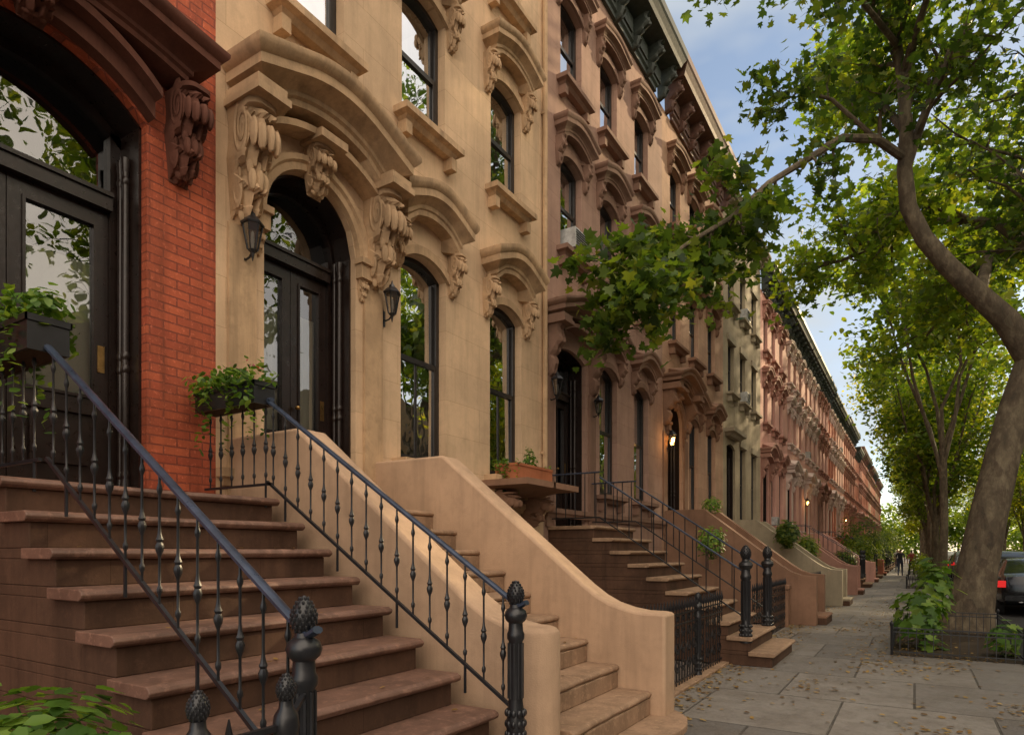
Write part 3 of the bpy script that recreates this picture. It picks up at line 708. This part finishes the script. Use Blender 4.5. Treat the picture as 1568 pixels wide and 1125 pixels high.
# ------------------------------------------------------------------ cast-iron fences
def ornate_fence(name,y0,y1,x=-2.2,h=.95,dens=.10):
    mb=MB(); n=int((y1-y0)/dens)
    for z in (.08,h*.86,h*.74): mb.tube([(x,y0,z),(x,y1,z)],.012,4,0,False)
    for i in range(n+1):
        y=y0+(y1-y0)*i/n; mb.lathe([(.007,.0),(.007,h*.9),(.02,h*.93),(.014,h*.97),(.002,h*1.04)],(x,y,0),6)
    k=int((y1-y0)/.22)
    for i in range(k):
        yc=y0+(y1-y0)*(i+.5)/k
        for zc,r in ((.22,.09),(.42,.09),(.60,.07),(h*.8,.04)):
            for sg in (-1,1):
                mb.tube([(x,yc+sg*(r*(1-a/16))*math.cos(a*.55),zc+(r*(1-a/16))*math.sin(a*.55)) for a in range(14)],.008,4,0,False)
    return finish(mb,name,[M_iron])
ornate_fence('iron_area_fence',5.5,7.7); ornate_fence('iron_area_fence',7.75,8.85)
newel('iron_fence_post',(-2.2,7.725,0),.95,.8)
ornate_fence('iron_area_fence',10.8,13.9,dens=.14)
for k in range(1,12): 
    if k%2: ornate_fence('iron_area_fence',14.19+5.5*k-3.4,14.19+5.5*k-.1,dens=.2)
mb=MB(); mb.box(-2.30,-2.1,5.4,8.9,-.02,.035); finish(mb,'fence_kerb_stone',[M_ctread],bevel=.01)
for k in range(0,9):
    yb=14.19+5.5*k
    mb=MB(); mb.box(-2.5,-2.15,yb-.35,yb-.05,-.02,.75); mb.box(-2.53,-2.12,yb-.38,yb-.02,.75,.84); mb.box(-2.32,-2.18,yb+1.9,yb+5.1,-.02,.28)
    finish(mb,'stone_area_wall',[M_br2t],bevel=.015)

# ------------------------------------------------------------------ planters
def boxplanter(name,x0,x1,y0,y1,z0,z1,mat,n,size,r,seed,flowers=0):
    e=empty(name); mb=MB(); t=.015
    mb.box(x0,x1,y0,y0+t,z0,z1);mb.box(x0,x1,y1-t,y1,z0,z1);mb.box(x0,x0+t,y0+t,y1-t,z0,z1);mb.box(x1-t,x1,y0+t,y1-t,z0,z1);mb.box(x0+t,x1-t,y0+t,y1-t,z0,z1-.03,1)
    mb.box(x0-.01,x1+.01,y0-.01,y0-.001,z1-.03,z1+.004); mb.box(x0-.01,x1+.01,y1+.001,y1+.01,z1-.03,z1+.004); mb.box(x1+.001,x1+.01,y0-.01,y1+.01,z1-.03,z1+.004)
    finish(mb,'box',[mat,M_soil],e)
    C=[]
    rg=np.random.default_rng(seed)
    cx,cy=(x0+x1)/2,(y0+y1)/2
    for k in range(7):
        c=(x0+(x1-x0)*rg.random(),y0+(y1-y0)*rg.random(),z1+r*.35*rg.random()); C.append(blob(c,(r*.7,r*.7,r*.55),n//7,seed+k,.2))
    for k in range(12):
        px,py=x0+(x1-x0)*rg.random(),(y0-.03 if rg.random()<.6 else y1+.03)
        m=18; zz=z1+.05-np.linspace(0,rg.uniform(.15,.6),m); C.append(np.stack([px+rg.normal(size=m)*.02,py+rg.normal(size=m)*.02,zz],1))
    C=np.concatenate(C); leaves('foliage',C,size,[M_green],'oval',.6,e,seed)
    if flowers: leaves('flowers',blob((cx,cy,z1+r*.4),((x1-x0)*.5,max(.06,(y1-y0)*.5),r*.6),flowers,seed+3,.8),size*.6,[M_flower],'oval',.9,e,seed+4)
    return e
boxplanter('window_box_planter',XF+.1,XF+.82,2.95,3.13,2.58,2.74,M_iron,520,.055,.20,3,40)
boxplanter('window_box_planter',XF+.1,XF+.95,1.50,1.70,2.56,2.74,M_iron,700,.06,.20,4)
boxplanter('terracotta_window_planter',XF+.06,XF+.42,7.25,8.2,2.47,2.68,M_terra,60,.05,.08,6)
plant('potted_plant',(XF+.22,7.9,2.8),(.10,.10,.18),120,.06,8)
plant('potted_plant',(XF+.5,5.6,2.25),(.2,.25,.2),160,.06,9)
plant('leafy_shrub',(-2.35,.92,.78),(.33,.33,.28),900,.075,12)
plant('leafy_shrub',(-3.5,13.2,1.7),(.3,.5,.35),500,.08,13)
plant('potted_plant',(-3.9,14.8,2.55),(.25,.3,.2),250,.07,15)
for i,(x,y,z,r) in enumerate([(-3.0,19.3,2.0,.4),(-3.2,24.6,1.6,.5),(-2.9,36,1.0,.7),(-2.7,41,1.3,1.3),(-2.8,44,2.0,1.8),(-2.8,52,1.4,1.4),(-2.7,60,1.6,1.5),(-2.6,70,1.8,1.8),(-2.6,82,2.2,2.0)]):
    plant('garden_bush',(x,y,z),(r*.8,r,r),int(1100*r+500),.11+.02*r,20+i,[M_leafmid if i%2 else M_leafnear])
mb=MB(); mb.lathe([(.24,0),(.27,.75),(.30,.76),(.30,.80),(.2,.86),(.02,.88)],(-3.1,7.2,0),20); finish(mb,'rubbish_bin',[paint('bin_blue_green',(.06,.10,.11),.5)])

# ------------------------------------------------------------------ TREES
def branch(mb,start,dirv,length,r0,rg,n=5,droop=0,n_side=6,wob=.25):
    p=Vector(start); d=Vector(dirv).normalized(); pts=[p.copy()]
    for i in range(n):
        d=(d+Vector((rg.uniform(-wob,wob),rg.uniform(-wob,wob),rg.uniform(-wob,wob)-droop))).normalized()
        p=p+d*(length/n); pts.append(p.copy())
    mb.tube(pts,[r0*(1-.8*i/n) for i in range(n+1)],n_side)
    return pts
def rvec(rg): 
    return Vector((rg.gauss(0,1),rg.gauss(0,1),rg.gauss(0,1))).normalized()
def limb_foliage(mb,pts,rad,rg,t0,nb,bl,nt_,tl,lpt,out,rl=.16,up=.25,droop=.02,ns=6):
    P=[Vector(p) for p in pts]; seg=len(P)-1
    for k in range(nb):
        t=t0+(1-t0)*(k+rg.random())/nb; i=min(seg-1,int(t*seg)); q=P[i].lerp(P[i+1],t*seg-i); d=(P[i+1]-P[i]).normalized()
        v=rvec(rg); v=(v-d*v.dot(d)*.8+d*.45+Vector((0,0,up))).normalized()
        rr=min(rad[i]*.5,.05)
        B=branch(mb,q,v,bl*rg.uniform(.6,1.2)*(1.1-.4*t),rr,rg,5,droop,ns)
        for m in range(nt_):
            tt=.25+.75*(m+rg.random())/nt_; j=min(4,int(tt*5)); a=B[j].lerp(B[j+1],tt*5-j)
            dv=(B[j+1]-B[j]).normalized(); v2=(rvec(rg)+dv*.7).normalized()
            tw=branch(mb,a,v2,tl*rg.uniform(.6,1.2),rr*.35,rg,3,droop*2,3)
            for _ in range(lpt):
                s=rg.random(); jj=min(2,int(s*3)); c=tw[jj].lerp(tw[jj+1],s*3-jj)
                out.append((c.x+rg.gauss(0,rl),c.y+rg.gauss(0,rl),c.z+rg.gauss(0,rl)-.04))
e=empty('london_plane_tree'); rg=random.Random(5); mb=MB(); out=[]
trunk=[(.82,15.05,-.12),(.86,15.07,.1),(.92,15.1,.45),(1.02,15.13,1.2),(1.2,15.25,2.2),(1.42,15.38,3.3),(1.66,15.52,4.3),(1.92,15.68,5.2),(2.25,15.9,6.4),(2.55,16.2,8),(2.7,16.5,10.5),(2.6,16.8,13)]
tr=[.56,.45,.375,.33,.305,.285,.275,.26,.22,.18,.13,.05]
LB=[(1.92,15.68,5.1),(1.5,15.42,5.9),(1.05,15.16,6.4),(.55,14.85,6.95),(.15,14.62,7.5),(-.10,14.48,8.1),(-.16,14.4,8.8),(-.13,14.4,9.5),(-.18,14.4,10.4),(-.3,14.3,11.3),(-.75,14,11.9),(-1.4,13.6,12.6)]
rb=[.24,.22,.19,.17,.155,.145,.13,.12,.10,.08,.06,.03]
LC=[(-.15,14.4,9.0),(-.6,13.7,9.15),(-1.1,12.9,8.9),(-1.55,12.0,8.2),(-2.0,11.1,7.5),(-2.4,10.3,6.7),(-2.8,9.5,6.1),(-3.2,8.8,5.5),(-3.5,8.25,4.9)]
rc=[.085,.08,.07,.06,.05,.042,.033,.024,.012]
LD=[(-.16,14.4,8.7),(.1,14.5,9.6),(.35,14.5,10.3),(.67,14.6,11.1),(1.5,14.9,12.3),(2.2,15,13.2)]
rd=[.09,.08,.07,.06,.04,.02]
LE=[(-.6,13.7,9.15),(-1.3,13.3,9.9),(-1.9,13.1,10.2),(-2.3,12.9,10.1)]; re_=[.045,.035,.025,.012]
LF=[(-.2,14.4,10.6),(.3,13.2,11.4),(.6,12,11.8),(.7,10.8,11.9)]; rf=[.07,.05,.04,.02]
LG=[(2.3,16,7.0),(1.5,17.3,8.6),(.5,18.4,9.4),(-.5,19.3,9.6),(-1.6,20,9.6),(-2.6,20.2,9.6)]; rgd=[.13,.11,.09,.07,.05,.03]
LH=[(2.6,16.4,9.4),(3.4,15,11),(3.6,13.4,12)]; rh=[.1,.07,.03]
LI=[(-.25,14.3,11.1),(-.8,13.0,11.3),(-1.5,11.9,11.4),(-2.2,10.8,11.3),(-3.0,9.6,10.7)]; ri=[.06,.045,.03,.022,.012]
LJ=[(-.13,14.4,9.5),(-.7,15.4,11.0),(-1.2,16.4,12.2),(-1.7,17.3,13.0)]; rj=[.08,.06,.045,.02]
LK=[(1.05,15.16,6.4),(1.3,16.6,7.6),(1.3,18.4,8.2),(.9,20.2,8.0),(.3,21.6,7.6)]; rk=[.12,.1,.07,.05,.03]
LM=[(2.2,15.9,6.6),(2.3,17.5,8.6),(2.2,19.5,10.4),(1.6,21.5,11.8),(.6,23,12.8)]; rm=[.15,.12,.09,.06,.03]
for P_,r_ in ((trunk,tr),(LB,rb),(LC,rc),(LD,rd),(LE,re_),(LF,rf),(LG,rgd),(LH,rh),(LI,ri),(LJ,rj),(LK,rk),(LM,rm)): mb.tube(P_,r_,14 if r_ in (tr,rb) else 8)
limb_foliage(mb,LC[4:],rc[4:],rg,.05,20,.95,6,.45,20,out,.13,-.1,.09)
limb_foliage(mb,LC[:5],rc[:5],rg,.2,5,.9,5,.45,9,out,.15,.0,.05)
limb_foliage(mb,LB[7:],rb[7:],rg,.1,12,1.7,6,.6,16,out,.2)
limb_foliage(mb,LD,rd,rg,.1,16,1.9,6,.6,16,out,.2)
limb_foliage(mb,LE,re_,rg,.1,6,.9,5,.5,12,out,.15)
limb_foliage(mb,LF,rf,rg,.2,11,1.7,6,.6,14,out,.2)
limb_foliage(mb,LI,ri,rg,.2,9,1.0,5,.5,12,out,.17)
limb_foliage(mb,trunk[8:],tr[8:],rg,.1,20,2.8,7,.8,17,out,.22)
limb_foliage(mb,LH,rh,rg,.1,13,2.0,6,.7,16,out,.22)
out2=[]
limb_foliage(mb,LG,rgd,rg,.2,18,1.9,7,.8,22,out2,.24)
limb_foliage(mb,LJ,rj,rg,.2,11,1.4,7,.7,22,out2,.2)
limb_foliage(mb,LK,rk,rg,.3,12,1.8,7,.8,18,out2,.24)
limb_foliage(mb,LM,rm,rg,.25,16,2.2,7,.8,20,out2,.26)
finish(mb,'trunk_and_branches',[M_bark],e)
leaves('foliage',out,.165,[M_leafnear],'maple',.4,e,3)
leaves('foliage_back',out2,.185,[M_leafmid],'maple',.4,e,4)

def gen_tree(seed,H=12,spread=3.2,r=.16,leafn=18,size=.27,stems=6,fork=4.0,t0=.3):
    rg=random.Random(seed); mb=MB(); out=[]
    mb.tube([(0,0,-.2),(.0,0,.3),(.05,.05,fork*.5),(0,0,fork)],[r*1.7,r*1.15,r,r*.95],10)
    for s in range(stems):
        a=2*pi*s/stems+rg.uniform(-.3,.3); rr=spread*rg.uniform(.5,1)
        z0=fork*rg.uniform(.75,1.0)
        pts=[(0,0,z0)]
        for i in range(1,7):
            t=i/6; q=rr*(t**1.1); pts.append((q*math.cos(a)+rg.uniform(-.2,.2),q*math.sin(a)+rg.uniform(-.2,.2),z0+(H-z0)*(t**.9)*rg.uniform(.93,1.02)))
        rad=[r*.55*(1-.85*i/6) for i in range(7)]
        mb.tube(pts,rad,7)
        limb_foliage(mb,pts,rad,rg,t0,14,spread*.6,6,.8,leafn,out,.30,.1,.02,4)
    me_b=finish(mb,'tmpb',[M_bark]); me_l=leaves('tmpl',out,size,[M_leafmid,M_leafsunlit],'oval' ,.4,None,seed)
    b,l=me_b.data,me_l.data
    bpy.data.objects.remove(me_b); bpy.data.objects.remove(me_l)
    return b,l
VAR=[gen_tree(31,14.0,3.9,r=.13,fork=5.2,t0=.36),gen_tree(32,12.0,3.9,stems=7,fork=3.2,t0=.12),gen_tree(33,14.5,4.4,stems=6,fork=4.8)]
goldm=[]
for b,l in VAR:
    g=l.copy(); g.materials[0]=M_leafsunlit; goldm.append(g)
def put_tree(i,x,y,rot,s=1,gold=False,name='street_tree'):
    e=empty(name,(x,y,-.02)); e.rotation_euler=(0,0,rot); e.scale=(s,s,s)
    for nm,me in (('trunk_and_branches',VAR[i][0]),('foliage',goldm[i] if gold else VAR[i][1])):
        o=bpy.data.objects.new(nm,me); sc.collection.objects.link(o); o.parent=e
for k,(y,g,s) in enumerate([(32.3,False,1.12),(42,False,1.05),(52,True,1),(62,False,1.0),(73,False,1.0),(86,True,1),(100,False,1),(116,True,1.1),(134,False,1.1),(152,False,1.2)]):
    put_tree(k%3,1.0,y,k*1.3,s,g)
for k,(y,g) in enumerate([(3,False),(12,False),(24,False),(30,True),(37,False),(45,True),(54,False),(64,True),(76,False),(90,True),(108,False),(132,True),(155,False)]):
    put_tree((1,1,2)[k%3] if k>1 else 2,10.3,y,k*2.1+.5,1.1,g)
rgm=np.random.default_rng(55); C=[]
for k in range(46):
    x=-14+k*1.3; C.append(blob((x,168+rgm.uniform(-6,6),rgm.uniform(1.5,9)),(3.2,3,3.4),420,300+k,.3))
C=np.concatenate(C); C=C[C[:,2]>-.1]
e=empty('distant_trees'); leaves('foliage',C,.8,[M_leafmid],'oval',.4,e,66)
mb=MB()
for k in range(14): mb.tube([(-12+k*4,169,-.2),(-11.8+k*4,169.3,8)],[.3,.12],7)
finish(mb,'trunks',[M_bark],e)

def pit(y0,y1,x0=-.28,x1=1.3,fence=True):
    mb=MB(); mb.add([(x0,y0,.006),(x1,y0,.006),(x1,y1,.006),(x0,y1,.006)],[(0,1,2,3)]); finish(mb,'tree_pit_soil',[M_soil])
    if not fence: return
    mb=MB()
    for (a,b) in (((x0,y0),(x1,y0)),((x0,y0),(x0,y1)),((x1,y0),(x1,y1)),((x0,y1),(x1,y1))):
        for z in (.06,.34,.40): mb.tube([(a[0],a[1],z),(b[0],b[1],z)],.011,4,0,False)
        L_=math.dist(a,b); n=max(2,int(L_/.1))
        for i in range(n+1):
            t=i/n; mb.tube([(a[0]+(b[0]-a[0])*t,a[1]+(b[1]-a[1])*t,0),(a[0]+(b[0]-a[0])*t,a[1]+(b[1]-a[1])*t,.40)],.007,4,0,False)
    for (a,b) in ((x0,y0),(x1,y0),(x0,y1),(x1,y1)): mb.lathe([(.018,0),(.018,.42),(.028,.44),(.025,.47),(.004,.5)],(a,b,0),8)
    finish(mb,'tree_pit_guard',[M_iron])
pit(10.9,14.2,-.28,1.25); pit(14.25,16.6,.25,1.4,False); pit(31,34); pit(41.0,43.2); pit(51,53)
plant('pit_shrub',(.1,11.9,.5),(.38,.6,.5),130,.19,41,[M_green],'maple'); plant('pit_shrub',(.3,13.0,.85),(.3,.4,.65),100,.18,42,[M_green],'maple'); plant('pit_shrub',(1.1,11.5,.25),(.25,.4,.25),70,.15,43,[M_green],'maple')
plant('pit_shrub',(.6,31.6,.5),(.6,.9,.5),500,.13,44,[M_green]); plant('pit_shrub',(.3,42,.7),(.6,1,.7),600,.14,45,[M_leafmid]); plant('hedge',(.5,52,.6),(.7,2,.7),600,.16,46,[M_leafmid])

# ------------------------------------------------------------------ leaf litter
g=np.random.default_rng(9); C=[]
n=1300; x=-2.15+np.abs(g.normal(size=n))*.24; y=4.5+g.random(n)**1.2*24; C.append(np.stack([x,y,np.full(n,.012)],1))
n=700; x=-.35+g.normal(size=n)*.32; y=9.0+g.random(n)**1.3*14; C.append(np.stack([x,y,np.full(n,.012)],1))
n=500; x=-2.1+g.random(n)*3.6; y=3+g.random(n)*22; C.append(np.stack([x,y,np.full(n,.012)],1))
for _ in range(9):
    cx,cy=-1.9+g.random()*3,5+g.random()*12; n=40; C.append(np.stack([cx+g.normal(size=n)*.14,cy+g.normal(size=n)*.25,np.full(n,.014)],1))
C=np.concatenate(C); C=C[C[:,0]<1.5]; C=C[~((C[:,0]<-1.45)&(C[:,1]<5.5))]; leaves('fallen_leaves',C,.06,[M_litter],'oval',1,None,77,flat=True)
C=[]
for k in range(3,9):
    for _ in range(4): C.append((XF+.817+.28*(10-k)-g.random()*.22,1.5+g.random()*1.6,.19*k+.008))
    for _ in range(4): C.append((XF+.817+.28*(10-k)-g.random()*.22,3.65+g.random()*1.3,.19*k+.008))
leaves('fallen_leaves',C,.035,[M_litter],'oval',1,None,78,flat=True)

# ------------------------------------------------------------------ cars
def car(name,loc,body,suv=False,mirror=False):
    e=empty(name,loc)
    S_=[(0,.70,.42,.80,.86,.66),(.05,.83,.34,.92,1.02,.74),(.35,.88,.28,.98,1.06,.76),(.55,.90,.26,1.0,1.12,.74),(1.05,.91,.24,1.0,1.42,.62),(1.6,.91,.24,.99,1.47,.60),(2.4,.91,.24,.97,1.45,.60),(2.9,.91,.24,.95,1.30,.63),(3.35,.90,.24,.93,.99,.74),(4.0,.88,.26,.86,.90,.72),(4.45,.80,.30,.72,.78,.66),(4.6,.62,.36,.60,.64,.50)]
    if suv: S_=[(0,.74,.45,1.0,1.30,.66),(.06,.86,.36,1.02,1.45,.68),(.4,.90,.30,1.02,1.62,.66),(.8,.91,.28,1.02,1.66,.65),(1.3,.91,.28,1.01,1.68,.65),(1.8,.91,.28,1.01,1.68,.65),(2.4,.91,.28,1.0,1.64,.65),(2.9,.91,.28,.99,1.42,.67),(3.35,.91,.28,.98,1.08,.76),(4.0,.89,.30,.94,1.0,.74),(4.45,.82,.34,.80,.86,.68),(4.6,.66,.40,.66,.70,.55)]
    mb=MB(); v=[];f=[];m=[]
    for (y,w_,zb,zl,zt,wt) in S_:
        half=[(w_*.9,zb),(w_,zb+.12),(w_*1.01,(zb+zl)/2),(w_*.97,zl-.02),(w_*.94,zl),(wt+.03,zt-.06),(wt,zt-.015),(wt*.5,zt+.012)]
        ring=[(a,z) for a,z in half]+[(-a,z) for a,z in reversed(half)]
        v+=[(a,y,z) for a,z in ring]
    n=16
    for i in range(len(S_)-1):
        for j in range(n):
            f.append((i*n+j,i*n+(j+1)%n,(i+1)*n+(j+1)%n,(i+1)*n+j))
            side=j in (4,10)
            top=j in (6,7,8)
            wind=(i in ((3,) if not suv else ()) or i==7) and top
            m.append(1 if ((side and (3<=i<=7 if not suv else 1<=i<=7)) or wind) else 0)
    f.append(tuple(range(n-1,-1,-1))); m.append(0); f.append(tuple((len(S_)-1)*n+j for j in range(n))); m.append(0)
    mb.v=v;mb.f=f;mb.m=m;mb.sm=[True]*len(f)
    finish(mb,'body',[body,M_carglass],e,angle=30)
    d=MB()
    for sx in (-1,1):
        for yy_ in (.85,3.75):
            Mx=Matrix.Rotation(pi/2,3,'Y')
            d.lathe([(.2,-.1),(.33,-.10),(.345,-.07),(.345,.07),(.33,.10),(.2,.1)],(sx*.82,yy_,.33),22,0,True,Mx)
            d.lathe([(.02,-.11),(.2,-.105),(.2,.105),(.02,.11)],(sx*.825,yy_,.33),12,1,True,Mx)
        zt=.86 if not suv else 1.0
        d.box(sx*.80-.12,sx*.80+.05,-.01,.10,zt-.12,zt+.05,2)
        d.box(sx*.70-.10,sx*.70+.08,4.42,4.52,.62,.72,3)
        d.box(sx*.98-.07,sx*.98+.05,2.75,2.87,.98,1.10,4)
        d.box(sx*.45-.05,sx*.45+.05,-.03,.03,.36,.40,1)
    d.box(-.26,.26,-.025,.02,.58,.70,3); d.box(-.78,.78,-.05,.10,.40,.54,4)
    if suv: d.box(-.58,.58,-.012,.03,1.06,1.32,5)
    else: d.box(-.55,.55,.42,.46,1.02,1.04,5)
    finish(d,'wheels_lights_trim',[M_tyre,M_chrome,M_tail,M_plate,body,M_carglass],e,bevel=.012)
    return e
M_tyre=paint('tyre_rubber',(.015,.015,.015),.8); M_chrome=paint('chrome',(.5,.5,.5),.15,1); M_plate=paint('white_plate',(.6,.6,.55),.4)
M_tail=emis('red_tail_lamp',(.5,.01,.01),1.0); M_carglass=paint('car_glass',(.01,.012,.014),.05,0,1,.0)
M_cb=paint('black_car_paint',(.012,.013,.016),.12,.3,.8,0); M_cs=paint('silver_car_paint',(.35,.36,.37),.2,.6,.6,0); M_cr=paint('maroon_car_paint',(.12,.02,.02),.15,.3,.7,0); M_cw=paint('white_car_paint',(.7,.7,.68),.2,0,.6,0)
for i,(y,mm,su) in enumerate([(20.5,M_cb,False),(26.5,M_cb,True),(33,M_cs,False),(39.6,M_cr,False),(45.2,M_cs,True),(51,M_cb,False),(57,M_cw,True),(63,M_cs,False)]):
    car('parked_car',(2.72,y,-.14),mm,su)

# ------------------------------------------------------------------ people
M_skin=paint('skin',(.40,.22,.15),.5)
def person(name,loc,heading,ph,top,bot,hair,h=1.72,f=1.0):
    s=h/1.75; V=[];E=[];Rr=[]
    def a(p,r,par=None):
        V.append((p[0]*s,p[1]*s,p[2]*s)); Rr.append(r*s)
        if par is not None: E.append((par,len(V)-1))
        return len(V)-1
    pel=a((0,0,.95),.13*f); sp=a((0,.01,1.12),.115*f,pel); ch=a((0,.02,1.32),.14*f,sp); nk=a((0,.02,1.47),.055,ch); hd=a((0,.035,1.58),.078,nk); ht=a((0,.03,1.69),.075,hd); 
    a((0,.115,1.60),.014,hd)
    for sg in (-1,1):
        q=sg*ph
        hip=a((sg*.09,0,.90),.095*f,pel); kn=a((sg*.10,.20*q+.05,.50),.062,hip); an=a((sg*.10,.34*q-(.10 if q<0 else 0),.10 if q>0 else .16),.04,kn); a((sg*.11,.34*q+.14-(.06 if q<0 else 0),.035 if q>0 else .05),.034,an)
        sh=a((sg*.18,.02,1.41),.058,ch); el=a((sg*.24,-.10*q,1.13),.042,sh); wr=a((sg*.24,-.22*q+.06,.90),.028,el)
        pm=a((sg*.235,-.25*q+.09,.84),.026,wr)
        for k,l in enumerate((.055,.065,.06,.045)):
            b=a((sg*.235,-.25*q+.065+.02*k,.80),.009,pm); a((sg*(.225),-.25*q+.07+.02*k,.80-l),.008,b)
        t=a((sg*.225,-.25*q+.13,.84),.010,wr); a((sg*.22,-.25*q+.15,.80),.009,t)
    me=bpy.data.meshes.new('body'); me.from_pydata(V,E,[]); ob=bpy.data.objects.new('tmp',me); sc.collection.objects.link(ob)
    md=ob.modifiers.new('skin','SKIN'); 
    if me.skin_vertices:
        for i,r in enumerate(Rr): me.skin_vertices[0].data[i].radius=(r,r)
        me.skin_vertices[0].data[0].use_root=True
    sb=ob.modifiers.new('sub','SUBSURF'); sb.levels=1; sb.render_levels=1
    dg=bpy.context.evaluated_depsgraph_get(); dg.update()
    m2=bpy.data.meshes.new_from_object(ob.evaluated_get(dg)); bpy.data.objects.remove(ob)
    for m in (M_skin,top,bot,hair,M_tyre): m2.materials.append(m)
    for p in m2.polygons:
        c=p.center/s; p.use_smooth=True
        if c.z<.07: k=4
        elif c.z<.98 and abs(c.x)<.20 : k=2
        elif c.z<1.49 and c.z>.98 and not (abs(c.x)>.2 and c.z<1.2): k=1
        elif c.z>1.66 or (c.z>1.52 and c.y<.03): k=3
        else: k=0
        p.material_index=k
    o=bpy.data.objects.new(name,m2); sc.collection.objects.link(o); o.location=loc; o.rotation_euler=(0,0,heading)
M_h1=paint('hair',(.03,.018,.01),.6); M_t1=paint('shirt_dark',(.03,.03,.04),.8); M_t2=paint('shirt_white',(.5,.5,.48),.8); M_t3=paint('shirt_red',(.3,.05,.04),.8); M_j=paint('trousers',(.04,.05,.08),.8)
person('walking_pedestrian',(-.75,47,.0),0,.9,M_t1,M_j,M_h1,1.74); person('walking_pedestrian',(-.15,48,.0),.1,-.8,M_t3,M_t1,M_h1,1.66,.9); person('walking_pedestrian',(-1.1,58,.0),pi,.8,M_t2,M_j,M_h1,1.76)
